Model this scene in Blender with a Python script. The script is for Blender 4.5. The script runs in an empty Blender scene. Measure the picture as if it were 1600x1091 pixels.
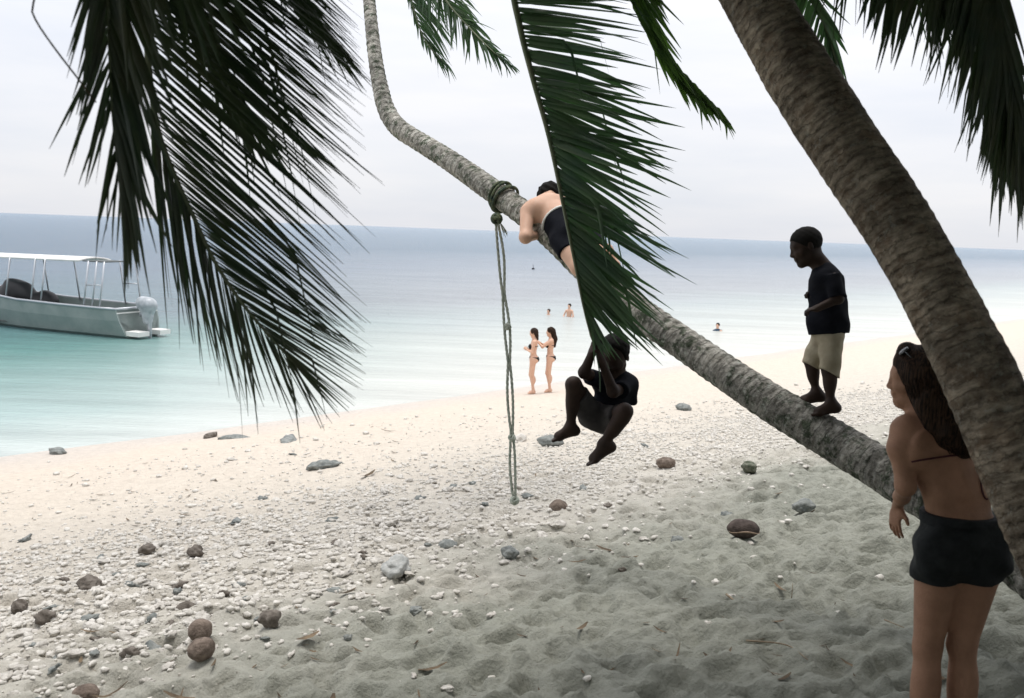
import bpy, math, random
import numpy as np
from mathutils import Vector, Matrix

# ------------------------------------------------------------------ camera, sky, sun
scene = bpy.context.scene
col = scene.collection
FPX = 1440.0                      # focal length in pixels of the 1600 px wide photograph
TH = math.radians(7.3); RO = math.radians(2.075)
CF = np.array([0, math.cos(TH), -math.sin(TH)])
U0 = np.array([0, math.sin(TH), math.cos(TH)]); R0 = np.array([1.0, 0, 0])
CR = R0*math.cos(RO) + U0*math.sin(RO)
CU = U0*math.cos(RO) - R0*math.sin(RO)
CC = np.array([0, 0, 4.2])
cam = bpy.data.cameras.new('camera'); cam_o = bpy.data.objects.new('camera', cam); col.objects.link(cam_o)
cam.sensor_width = 36; cam.lens = 36*FPX/1600; cam.clip_start = 0.05; cam.clip_end = 30000
m = Matrix.Identity(4)
for i in range(3):
    m[i][0] = CR[i]; m[i][1] = CU[i]; m[i][2] = -CF[i]; m[i][3] = CC[i]
cam_o.matrix_world = m
cam.dof.use_dof = True; cam.dof.focus_distance = 7.5; cam.dof.aperture_fstop = 4.5
scene.camera = cam_o

SUN_EL = math.radians(82); SUN_AZ = math.radians(340)   # azimuth from +Y clockwise
w = bpy.data.worlds.new('World'); scene.world = w; w.use_nodes = True
nt = w.node_tree; nt.nodes.clear()
def N(nt, t, **kw):
    n = nt.nodes.new(t)
    for k, v in kw.items():
        if k in n.inputs.keys(): n.inputs[k].default_value = v
        else: setattr(n, k, v)
    return n
out = N(nt, 'ShaderNodeOutputWorld')
sky = N(nt, 'ShaderNodeTexSky', sky_type='NISHITA', sun_disc=False, sun_elevation=SUN_EL, sun_rotation=SUN_AZ)
b1 = N(nt, 'ShaderNodeBackground', Strength=0.09); nt.links.new(sky.outputs[0], b1.inputs[0])
tc = N(nt, 'ShaderNodeTexCoord'); mp = N(nt, 'ShaderNodeMapping'); mp.inputs['Scale'].default_value = (1.3, 1.3, 7)
nt.links.new(tc.outputs['Generated'], mp.inputs[0])
no = N(nt, 'ShaderNodeTexNoise', Scale=1.6, Detail=5.0, Roughness=0.55); nt.links.new(mp.outputs[0], no.inputs[0])
rp = N(nt, 'ShaderNodeValToRGB'); nt.links.new(no.outputs[0], rp.inputs[0])
rp.color_ramp.elements[0].position = 0.35; rp.color_ramp.elements[0].color = (0.76, 0.785, 0.85, 1)
rp.color_ramp.elements[1].position = 0.62; rp.color_ramp.elements[1].color = (0.88, 0.875, 0.90, 1)
b2 = N(nt, 'ShaderNodeBackground', Strength=1.0); nt.links.new(rp.outputs[0], b2.inputs[0])
sz = N(nt, 'ShaderNodeSeparateXYZ'); nt.links.new(tc.outputs['Generated'], sz.inputs[0])
zc = N(nt, 'ShaderNodeClamp'); nt.links.new(sz.outputs[2], zc.inputs[0])
zm = N(nt, 'ShaderNodeMath', operation='MULTIPLY_ADD'); nt.links.new(zc.outputs[0], zm.inputs[0]); zm.inputs[1].default_value = 0.95; zm.inputs[2].default_value = 0.98
nt.links.new(zm.outputs[0], b2.inputs['Strength'])      # an overcast sky is brighter overhead than at the horizon
mx = N(nt, 'ShaderNodeMixShader', Fac=0.9)
nt.links.new(b1.outputs[0], mx.inputs[1]); nt.links.new(b2.outputs[0], mx.inputs[2]); nt.links.new(mx.outputs[0], out.inputs[0])

sl = bpy.data.lights.new('sun', 'SUN'); sl.energy = 2.1; sl.angle = math.radians(24); sl.color = (1, 0.955, 0.89)
so = bpy.data.objects.new('sun', sl); col.objects.link(so)
sd = Vector((math.sin(SUN_AZ)*math.cos(SUN_EL), math.cos(SUN_AZ)*math.cos(SUN_EL), math.sin(SUN_EL)))
so.rotation_euler = sd.to_track_quat('Z', 'Y').to_euler()
scene.view_settings.view_transform = 'Standard'; scene.view_settings.look = 'None'
scene.view_settings.exposure = 0.1; scene.view_settings.gamma = 1.0
scene.cycles.max_bounces = 6; scene.cycles.transparent_max_bounces = 12
scene.cycles.use_denoising = True

# ------------------------------------------------------------------ helpers
rng = np.random.default_rng(7); random.seed(7)
def V(*a): return np.array(a, float)
def nrm(v): v = np.asarray(v, float); return v/(np.linalg.norm(v)+1e-12)
def ray(px, py): return CF + (px-800)/FPX*CR - (py-545.5)/FPX*CU
def P(px, py, D): return CC + D*ray(px, py)
def dirp(dx, dy, dd=0): return dx*CR - dy*CU + dd*CF
def project(q):
    d = np.asarray(q)-CC; z = d@CF
    return 800+FPX*(d@CR)/z, 545.5-FPX*(d@CU)/z, z
NS = V(-.714, .700)            # downhill direction of the beach, s = metres towards the water
def G_base(x, y):
    s = x*NS[0]+y*NS[1]
    z = 2.42-.1415*s
    z = np.where(s < 0, 2.42-.1415*s*np.exp(s/6.0), z)
    z = np.where(s > 22, -0.693-(s-22)*.06, z)
    return np.maximum(z, -6.0)
def gp(px, py, dz=0.0):
    d = ray(px, py)
    t = np.arange(1.0, 80, .004)
    q = CC+d*t[:, None]
    i = np.argmax(q[:, 2] < G_base(q[:, 0], q[:, 1]))
    return q[i]+V(0, 0, dz)
def wp(px, py):
    d = ray(px, py); return CC+d*(-CC[2]/d[2])

def hash2(ix, iy, seed):
    h = (ix.astype(np.int64)*374761393+iy.astype(np.int64)*668265263+seed*1442695041) & 0xffffffff
    h = ((h ^ (h >> 13))*1274126177) & 0xffffffff
    return ((h ^ (h >> 16)) & 0xffff)/65535.0
def vnoise(x, y, seed=0):
    ix = np.floor(x); iy = np.floor(y); fx = x-ix; fy = y-iy
    u = fx*fx*fx*(fx*(fx*6-15)+10); v = fy*fy*fy*(fy*(fy*6-15)+10)
    a = hash2(ix, iy, seed); b = hash2(ix+1, iy, seed); c = hash2(ix, iy+1, seed); d = hash2(ix+1, iy+1, seed)
    return (a*(1-u)+b*u)*(1-v)+(c*(1-u)+d*u)*v-.5
def fbm(x, y, o=4, seed=0):
    r = 0; a = 1
    for i in range(o):
        r = r+a*vnoise(x*2**i+i*17.3, y*2**i-i*9.1, seed+i); a *= .5
    return r

def mesh_obj(name, verts, faces, mat, parent=None, smooth=True, loc=None):
    verts = np.asarray(verts, float)
    org = np.array(parent['_org']) if parent is not None and '_org' in parent else np.zeros(3)
    if loc is None: loc = np.zeros(3) if parent is not None else (V(*verts.mean(0)[:2], verts[:, 2].min()) if len(verts) else org)
    me = bpy.data.meshes.new(name)
    vv = verts-org-loc
    if isinstance(faces, np.ndarray) and faces.ndim == 2:
        n, k = faces.shape
        me.vertices.add(len(vv)); me.vertices.foreach_set('co', vv.ravel().astype(np.float32))
        me.loops.add(n*k); me.loops.foreach_set('vertex_index', faces.ravel().astype(np.int32))
        me.polygons.add(n); me.polygons.foreach_set('loop_start', (np.arange(n)*k).astype(np.int32))
        me.update(calc_edges=True)
    else:
        me.from_pydata([tuple(v) for v in vv], [], [tuple(int(i) for i in f) for f in faces])
    if smooth: me.polygons.foreach_set('use_smooth', [True]*len(me.polygons))
    if mat: me.materials.append(mat)
    o = bpy.data.objects.new(name, me); col.objects.link(o)
    o.location = loc
    if parent is not None: o.parent = parent
    if parent is not None: o['_org'] = list(org+loc)
    else: o['_org'] = list(loc)
    return o
def thing(name, label, cat, loc, group=None):
    o = bpy.data.objects.new(name, None); col.objects.link(o); o.location = tuple(loc); o['_org'] = [float(a) for a in loc]
    o['label'] = label; o['category'] = cat
    if group: o['group'] = group
    o.empty_display_size = .1
    return o
def tag(o, label=None, cat=None, group=None, kind=None):
    for k, v in (('label', label), ('category', cat), ('group', group), ('kind', kind)):
        if v: o[k] = v
    return o

class MB:
    def __init__(s): s.v = []; s.f = []; s.n = 0
    def add(s, v, f):
        s.v.append(np.asarray(v, float)); s.f += [tuple(int(i)+s.n for i in q) for q in f]; s.n += len(v)
    def tube(s, pts, rad, seg=10, caps=True, flat=1.0, up=None):
        pts = np.asarray(pts, float); n = len(pts)
        rad = np.broadcast_to(np.asarray(rad, float), (n,)) if np.ndim(rad) < 2 else rad
        T = np.gradient(pts, axis=0); T /= np.linalg.norm(T, axis=1)[:, None]+1e-12
        a = nrm(np.cross(T[0], up if up is not None else (V(0, 0, 1) if abs(T[0][2]) < .9 else V(1, 0, 0))))
        vs = []; ang = np.arange(seg)*2*math.pi/seg
        for i in range(n):
            a = nrm(a-T[i]*(a@T[i])); b = np.cross(T[i], a)
            r = rad[i] if np.ndim(rad[i]) == 0 else rad[i][:, None]
            vs.append(pts[i]+r*(np.cos(ang)[:, None]*a+flat*np.sin(ang)[:, None]*b))
        vs = np.concatenate(vs); fs = []
        for i in range(n-1):
            for j in range(seg):
                k = (j+1) % seg; fs.append((i*seg+j, i*seg+k, (i+1)*seg+k, (i+1)*seg+j))
        if caps:
            fs.append(tuple(range(seg))[::-1]); fs.append(tuple((n-1)*seg+j for j in range(seg)))
        s.add(vs, fs)
    def box(s, c, sz, ax=None):
        c = np.asarray(c, float); ax = np.eye(3) if ax is None else np.asarray(ax)
        v = [c+sx*sz[0]/2*ax[0]+sy*sz[1]/2*ax[1]+sz_*sz[2]/2*ax[2] for sx in (-1, 1) for sy in (-1, 1) for sz_ in (-1, 1)]
        s.add(v, [(0, 1, 3, 2), (4, 6, 7, 5), (0, 4, 5, 1), (2, 3, 7, 6), (0, 2, 6, 4), (1, 5, 7, 3)])
    def build(s, name, mat, parent=None, smooth=True, loc=None):
        return mesh_obj(name, np.concatenate(s.v), s.f, mat, parent, smooth, loc)

def catmull(pts, step):
    pts = np.asarray(pts, float)
    q = np.vstack([2*pts[0]-pts[1], pts, 2*pts[-1]-pts[-2]]); out_ = []
    for i in range(1, len(q)-2):
        L = np.linalg.norm(q[i+1][:3]-q[i][:3]); k = max(2, int(L/step))
        t = (np.arange(k)/k)[:, None]
        out_.append(.5*((2*q[i])+(q[i+1]-q[i-1])*t+(2*q[i-1]-5*q[i]+4*q[i+1]-q[i+2])*t*t+(3*q[i]-3*q[i+1]+q[i+2]-q[i-1])*t**3))
    out_.append(q[-2][None]); return np.concatenate(out_)

ICO_V = None
def ico(sub):
    import bmesh
    bm = bmesh.new(); bmesh.ops.create_icosphere(bm, subdivisions=sub, radius=1)
    v = np.array([x.co[:] for x in bm.verts]); f = np.array([[l.index for l in p.verts] for p in bm.faces]); bm.free()
    return v, f

# ------------------------------------------------------------------ materials
def mat(name, base=(.5, .5, .5), rough=.7, spec=.3, noise=None, bump=0.0, bscale=40, trans=0, sub=0, metal=0, col2=None, nscale=8, sheen=0):
    m_ = bpy.data.materials.new(name); m_.use_nodes = True; t = m_.node_tree; p = t.nodes['Principled BSDF']
    p.inputs['Base Color'].default_value = (*base, 1); p.inputs['Roughness'].default_value = rough
    p.inputs['Specular IOR Level'].default_value = spec; p.inputs['Metallic'].default_value = metal
    g = N(t, 'ShaderNodeNewGeometry')
    if col2 is not None:
        n_ = N(t, 'ShaderNodeTexNoise', Scale=nscale, Detail=5.0, Roughness=.6); t.links.new(g.outputs['Position'], n_.inputs[0])
        r = N(t, 'ShaderNodeValToRGB'); t.links.new(n_.outputs[0], r.inputs[0])
        r.color_ramp.elements[0].position = .35; r.color_ramp.elements[0].color = (*base, 1)
        r.color_ramp.elements[1].position = .65; r.color_ramp.elements[1].color = (*col2, 1)
        t.links.new(r.outputs[0], p.inputs['Base Color'])
    if bump:
        n2 = N(t, 'ShaderNodeTexNoise', Scale=bscale, Detail=4.0); t.links.new(g.outputs['Position'], n2.inputs[0])
        b = N(t, 'ShaderNodeBump', Strength=bump, Distance=.01); t.links.new(n2.outputs[0], b.inputs['Height']); t.links.new(b.outputs[0], p.inputs['Normal'])
    if trans:
        o_ = t.nodes['Material Output']; tr = N(t, 'ShaderNodeBsdfTranslucent'); tr.inputs[0].default_value = (base[0]*1.6, base[1]*2.0, base[2], 1)
        mxx = N(t, 'ShaderNodeMixShader', Fac=trans); t.links.new(p.outputs[0], mxx.inputs[1]); t.links.new(tr.outputs[0], mxx.inputs[2]); t.links.new(mxx.outputs[0], o_.inputs[0])
    if sub:
        p.inputs['Subsurface Weight'].default_value = sub; p.inputs['Subsurface Radius'].default_value = (.02, .008, .004)
    return m_
M = {}
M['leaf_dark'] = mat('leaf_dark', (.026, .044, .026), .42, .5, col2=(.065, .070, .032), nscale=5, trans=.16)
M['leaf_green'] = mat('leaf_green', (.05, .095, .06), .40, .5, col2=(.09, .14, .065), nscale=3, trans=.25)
M['leaf_yellow'] = mat('leaf_yellow', (.06, .10, .03), .5, .35, col2=(.05, .11, .03), nscale=6, trans=.3)
M['leaf_brown'] = mat('leaf_brown', (.05, .04, .025), .7, .2, col2=(.09, .07, .04), nscale=8, trans=.1)
M['rachis'] = mat('rachis', (.10, .13, .07), .5, .4, col2=(.16, .17, .10), nscale=10)
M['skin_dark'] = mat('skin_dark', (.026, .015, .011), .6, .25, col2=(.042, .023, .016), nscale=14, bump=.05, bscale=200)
M['skin_tan'] = mat('skin_tan', (.30, .165, .105), .6, .25, col2=(.37, .205, .132), nscale=16, bump=.25, bscale=140)
M['skin_light'] = mat('skin_light', (.62, .38, .27), .55, .3, col2=(.68, .43, .31), nscale=9, bump=.05, bscale=200, sub=.05)
M['hair_black'] = mat('hair_black', (.008, .007, .006), .8, .15, bump=.5, bscale=180)
M['hair_brown'] = mat('hair_brown', (.011, .006, .004), .75, .15, bump=.5, bscale=120)
M['hair_mid'] = mat('hair_mid', (.026, .015, .010), .7, .2)
M['eye'] = mat('eye', (.5, .48, .45), .2, .5)
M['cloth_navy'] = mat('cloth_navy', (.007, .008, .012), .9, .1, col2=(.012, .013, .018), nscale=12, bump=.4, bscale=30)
M['cloth_black'] = mat('cloth_black', (.011, .013, .014), .8, .2, col2=(.02, .023, .024), nscale=16, bump=.4, bscale=35)
M['cloth_khaki'] = mat('cloth_khaki', (.33, .285, .205), .9, .1, col2=(.42, .37, .275), nscale=14, bump=.4, bscale=35)
M['cloth_grey'] = mat('cloth_grey', (.045, .042, .042), .9, .1, col2=(.065, .06, .06), nscale=12, bump=.4, bscale=35)
M['cloth_white'] = mat('cloth_white', (.75, .74, .70), .8)
M['cloth_red'] = mat('cloth_red', (.06, .015, .02), .8)
M['rope'] = mat('rope', (.27, .31, .26), .9, .1, col2=(.52, .54, .47), nscale=35, bump=.6, bscale=160)
M['rope_dark'] = mat('rope_dark', (.035, .055, .048), .9, .1, col2=(.15, .17, .10), nscale=25, bump=.6, bscale=160)
M['hull'] = mat('hull', (.20, .25, .24), .5, .4, col2=(.27, .31, .30), nscale=1.5)
M['hull_in'] = mat('hull_in', (.07, .08, .08), .7, col2=(.13, .14, .14), nscale=3)
M['boat_white'] = mat('boat_white', (.82, .81, .78), .5, .3, col2=(.72, .71, .69), nscale=2)
M['engine'] = mat('engine', (.26, .29, .31), .4, .5, col2=(.48, .51, .54), nscale=3)
M['metal'] = mat('metal', (.45, .47, .5), .35, .5, metal=.6)
M['dark_plastic'] = mat('dark_plastic', (.02, .02, .022), .5)
M['lens'] = mat('lens', (.01, .01, .012), .08, .8)
M['coconut'] = mat('coconut', (.11, .085, .07), .9, .1, col2=(.25, .20, .165), nscale=22, bump=.8, bscale=90)
M['husk'] = mat('husk', (.045, .034, .03), .8, .2, col2=(.10, .078, .068), nscale=20, bump=.6, bscale=60)
M['husk_rim'] = mat('husk_rim', (.35, .26, .2), .9, col2=(.25, .18, .12), nscale=40)
M['coral'] = mat('coral', (.44, .415, .375), .95, .1, col2=(.66, .63, .585), nscale=18, bump=.8, bscale=90)
M['coral_grey'] = mat('coral_grey', (.15, .165, .16), .95, .1, col2=(.30, .31, .295), nscale=16, bump=.8, bscale=90)
M['coral_brown'] = mat('coral_brown', (.10, .085, .072), .95, .1, col2=(.22, .195, .17), nscale=16, bump=.8, bscale=90)
M['rock_pale'] = mat('rock_pale', (.30, .31, .30), .95, .1, col2=(.48, .48, .46), nscale=14, bump=.8, bscale=70)
M['stone_green'] = mat('stone_green', (.06, .075, .05), .9, .1, col2=(.20, .20, .16), nscale=20, bump=.8, bscale=60)
M['twig'] = mat('twig', (.32, .27, .2), .8, .1, col2=(.2, .15, .1), nscale=30)

def hair_streaks(m_, c1, c2):
    t = m_.node_tree; p = t.nodes['Principled BSDF']; g = N(t, 'ShaderNodeNewGeometry'); mp = N(t, 'ShaderNodeMapping'); mp.inputs['Rotation'].default_value = (0, .45, 0); mp.inputs['Scale'].default_value = (1, 1, .06)
    t.links.new(g.outputs['Position'], mp.inputs[0]); n = N(t, 'ShaderNodeTexNoise', Scale=170.0, Detail=4.0); t.links.new(mp.outputs[0], n.inputs[0])
    r = N(t, 'ShaderNodeValToRGB'); t.links.new(n.outputs[0], r.inputs[0]); e = r.color_ramp.elements
    e[0].position = .38; e[0].color = (*c1, 1); e[1].position = .68; e[1].color = (*c2, 1); t.links.new(r.outputs[0], p.inputs['Base Color'])
    b = N(t, 'ShaderNodeBump', Strength=.8, Distance=.006); t.links.new(n.outputs[0], b.inputs['Height']); t.links.new(b.outputs[0], p.inputs['Normal'])
hair_streaks(M['hair_brown'], (.006, .004, .003), (.055, .030, .018))
def bark(name, c1, c2, c3, lich, rings, pale, grit, low=1.0):
    m_ = bpy.data.materials.new(name); m_.use_nodes = True; t = m_.node_tree; p = t.nodes['Principled BSDF']
    p.inputs['Roughness'].default_value = .9; p.inputs['Specular IOR Level'].default_value = .15
    g = N(t, 'ShaderNodeNewGeometry'); L = t.links.new
    at = N(t, 'ShaderNodeAttribute', attribute_name='along')
    sx = N(t, 'ShaderNodeSeparateXYZ')
    L(at.outputs['Vector'], sx.inputs[0])
    # fibrous streaks that run round the trunk: noise stretched in (angle, length) space
    mp = N(t, 'ShaderNodeMapping'); mp.inputs['Scale'].default_value = (3.5, 3.5, 15); L(at.outputs['Vector'], mp.inputs[0])
    n1 = N(t, 'ShaderNodeTexNoise', Scale=3.0, Detail=6.0, Roughness=.65); L(mp.outputs[0], n1.inputs[0])
    r1 = N(t, 'ShaderNodeValToRGB'); L(n1.outputs[0], r1.inputs[0])
    e = r1.color_ramp.elements; e[0].position = .36; e[0].color = (*c1, 1); e[1].position = .66; e[1].color = (*c2, 1)
    n2 = N(t, 'ShaderNodeTexNoise', Scale=14.0, Detail=6.0, Roughness=.7); L(g.outputs['Position'], n2.inputs[0])
    r2 = N(t, 'ShaderNodeValToRGB'); L(n2.outputs[0], r2.inputs[0]); e = r2.color_ramp.elements
    e[0].position = .50; e[0].color = (0, 0, 0, 1); e[1].position = .60; e[1].color = (lich, lich, lich, 1)
    mx1 = N(t, 'ShaderNodeMix', data_type='RGBA'); L(r2.outputs[0], mx1.inputs[0]); L(r1.outputs[0], mx1.inputs[6]); mx1.inputs[7].default_value = (*c3, 1)
    n3 = N(t, 'ShaderNodeTexNoise', Scale=5.0, Detail=5.0, Roughness=.7); L(g.outputs['Position'], n3.inputs[0])
    r3 = N(t, 'ShaderNodeValToRGB'); L(n3.outputs[0], r3.inputs[0]); e = r3.color_ramp.elements
    e[0].position = .38; e[0].color = (.45, .45, .45, 1); e[1].position = .62; e[1].color = (1, 1, 1, 1)
    mx2 = N(t, 'ShaderNodeMix', data_type='RGBA', blend_type='MULTIPLY'); mx2.inputs[0].default_value = 1
    L(mx1.outputs[2], mx2.inputs[6]); L(r3.outputs[0], mx2.inputs[7]); L(mx2.outputs[2], p.inputs['Base Color'])
    # leaf-scar lines round the trunk, broken up by noise
    sc_ = N(t, 'ShaderNodeMath', operation='MULTIPLY_ADD'); L(n3.outputs[0], sc_.inputs[0]); sc_.inputs[1].default_value = .16; L(sx.outputs[2], sc_.inputs[2])
    s2_ = N(t, 'ShaderNodeMath', operation='DIVIDE'); L(sc_.outputs[0], s2_.inputs[0]); s2_.inputs[1].default_value = rings
    s3_ = N(t, 'ShaderNodeMath', operation='FRACT'); L(s2_.outputs[0], s3_.inputs[0])
    rl = N(t, 'ShaderNodeValToRGB'); L(s3_.outputs[0], rl.inputs[0]); e = rl.color_ramp.elements
    e[0].position = 0; e[0].color = (1, 1, 1, 1); e[1].position = 1; e[1].color = (1, 1, 1, 1)
    for pos, c in ((.40, 1), (.47, .35), (.53, .35), (.62, 1)):
        x = e.new(pos); x.color = (c, c, c, 1)
    n4 = N(t, 'ShaderNodeTexNoise', Scale=38.0, Detail=6.0, Roughness=.75); L(g.outputs['Position'], n4.inputs[0])
    r4 = N(t, 'ShaderNodeValToRGB'); L(n4.outputs[0], r4.inputs[0]); e = r4.color_ramp.elements
    e[0].position = .38; e[0].color = (.35, .35, .35, 1); e[1].position = .56; e[1].color = (1.1, 1.1, 1.1, 1)
    m7 = N(t, 'ShaderNodeMix', data_type='RGBA', blend_type='MULTIPLY'); m7.inputs[0].default_value = .55; L(mx2.outputs[2], m7.inputs[6]); L(rl.outputs[0], m7.inputs[7])
    m8 = N(t, 'ShaderNodeMix', data_type='RGBA', blend_type='MULTIPLY'); m8.inputs[0].default_value = grit; L(m7.outputs[2], m8.inputs[6]); L(r4.outputs[0], m8.inputs[7])
    r5 = N(t, 'ShaderNodeValToRGB'); n5 = N(t, 'ShaderNodeTexNoise', Scale=21.0, Detail=5.0, Roughness=.7); L(g.outputs['Position'], n5.inputs[0]); L(n5.outputs[0], r5.inputs[0]); e = r5.color_ramp.elements
    e[0].position = .58; e[0].color = (0, 0, 0, 1); e[1].position = .66; e[1].color = (pale, pale, pale, 1)
    m9 = N(t, 'ShaderNodeMix', data_type='RGBA'); L(r5.outputs[0], m9.inputs[0]); L(m8.outputs[2], m9.inputs[6]); m9.inputs[7].default_value = (.50, .52, .46, 1)
    zr = N(t, 'ShaderNodeMapRange'); L(sx.outputs[2], zr.inputs[0]); zr.inputs[1].default_value = 2.6; zr.inputs[2].default_value = 4.8; zr.inputs[3].default_value = low; zr.inputs[4].default_value = 1
    m10 = N(t, 'ShaderNodeVectorMath', operation='SCALE'); L(m9.outputs[2], m10.inputs[0]); L(zr.outputs[0], m10.inputs['Scale'])   # bark scaled darker towards the foot
    L(m10.outputs[0], p.inputs['Base Color'])
    ad0 = N(t, 'ShaderNodeMath', operation='ADD'); L(n1.outputs[0], ad0.inputs[0]); L(n4.outputs[0], ad0.inputs[1])
    ad = N(t, 'ShaderNodeMath', operation='MULTIPLY_ADD'); L(rl.outputs[0], ad.inputs[0]); ad.inputs[1].default_value = .5; L(ad0.outputs[0], ad.inputs[2])
    b = N(t, 'ShaderNodeBump', Strength=.9, Distance=.012); L(ad.outputs[0], b.inputs['Height']); L(b.outputs[0], p.inputs['Normal'])
    return m_
M['bark_lean'] = bark('bark_lean', (.34, .32, .275), (.78, .75, .68), (.085, .12, .07), .85, .06, .8, .7, .62)
M['bark_front'] = bark('bark_front', (.17, .135, .10), (.50, .42, .32), (.19, .125, .08), .5, .043, .2, .4)

def sand_mat():
    m_ = bpy.data.materials.new('sand'); m_.use_nodes = True; t = m_.node_tree; p = t.nodes['Principled BSDF']; L = t.links.new
    p.inputs['Specular IOR Level'].default_value = .15; p.inputs['Roughness'].default_value = .95
    g = N(t, 'ShaderNodeNewGeometry')
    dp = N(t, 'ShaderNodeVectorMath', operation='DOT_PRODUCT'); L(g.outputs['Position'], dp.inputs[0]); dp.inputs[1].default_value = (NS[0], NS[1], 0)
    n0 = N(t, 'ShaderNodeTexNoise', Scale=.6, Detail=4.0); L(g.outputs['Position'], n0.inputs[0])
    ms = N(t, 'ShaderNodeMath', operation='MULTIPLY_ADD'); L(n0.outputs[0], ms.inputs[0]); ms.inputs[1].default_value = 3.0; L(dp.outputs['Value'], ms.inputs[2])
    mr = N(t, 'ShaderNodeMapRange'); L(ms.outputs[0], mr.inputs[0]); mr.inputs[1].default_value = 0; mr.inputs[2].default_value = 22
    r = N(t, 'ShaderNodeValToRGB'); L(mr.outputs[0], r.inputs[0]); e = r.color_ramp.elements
    e[0].position = .0; e[0].color = (.28, .29, .245, 1)  # near stops darkened and greened: palm shade put into the sand colour
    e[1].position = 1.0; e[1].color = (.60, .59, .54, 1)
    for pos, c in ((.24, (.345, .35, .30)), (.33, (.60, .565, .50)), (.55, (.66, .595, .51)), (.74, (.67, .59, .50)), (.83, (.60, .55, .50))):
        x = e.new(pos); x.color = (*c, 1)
    n1 = N(t, 'ShaderNodeTexNoise', Scale=9.0, Detail=8.0, Roughness=.7); L(g.outputs['Position'], n1.inputs[0])
    r1 = N(t, 'ShaderNodeValToRGB'); L(n1.outputs[0], r1.inputs[0]); e = r1.color_ramp.elements
    e[0].position = .36; e[0].color = (.84, .84, .84, 1); e[1].position = .62; e[1].color = (1.0, 1.0, 1.0, 1)
    mu = N(t, 'ShaderNodeMix', data_type='RGBA', blend_type='MULTIPLY'); mu.inputs[0].default_value = 1; L(r.outputs[0], mu.inputs[6]); L(r1.outputs[0], mu.inputs[7])
    # dark specks of debris
    v = N(t, 'ShaderNodeTexVoronoi', Scale=26.0); L(g.outputs['Position'], v.inputs[0])
    sp = N(t, 'ShaderNodeValToRGB'); L(v.outputs['Distance'], sp.inputs[0]); e = sp.color_ramp.elements
    e[0].position = .05; e[0].color = (1, 1, 1, 1); e[1].position = .16; e[1].color = (0, 0, 0, 1)
    gate = N(t, 'ShaderNodeMath', operation='GREATER_THAN'); sc = N(t, 'ShaderNodeSeparateColor'); L(v.outputs['Color'], sc.inputs[0]); L(sc.outputs[0], gate.inputs[0]); gate.inputs[1].default_value = .80
    gm = N(t, 'ShaderNodeMath', operation='MULTIPLY'); L(sp.outputs[0], gm.inputs[0]); L(gate.outputs[0], gm.inputs[1])
    gm2 = N(t, 'ShaderNodeMath', operation='MULTIPLY'); L(gm.outputs[0], gm2.inputs[0]); gm2.inputs[1].default_value = .6
    md = N(t, 'ShaderNodeMix', data_type='RGBA'); L(gm2.outputs[0], md.inputs[0]); L(mu.outputs[2], md.inputs[6]); md.inputs[7].default_value = (.14, .12, .10, 1)
    L(md.outputs[2], p.inputs['Base Color'])
    n2 = N(t, 'ShaderNodeTexNoise', Scale=22.0, Detail=8.0, Roughness=.65); L(g.outputs['Position'], n2.inputs[0])
    b = N(t, 'ShaderNodeBump', Strength=1.0, Distance=.04); L(n2.outputs[0], b.inputs['Height']); L(b.outputs[0], p.inputs['Normal'])
    return m_
M['sand'] = sand_mat()

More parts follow.
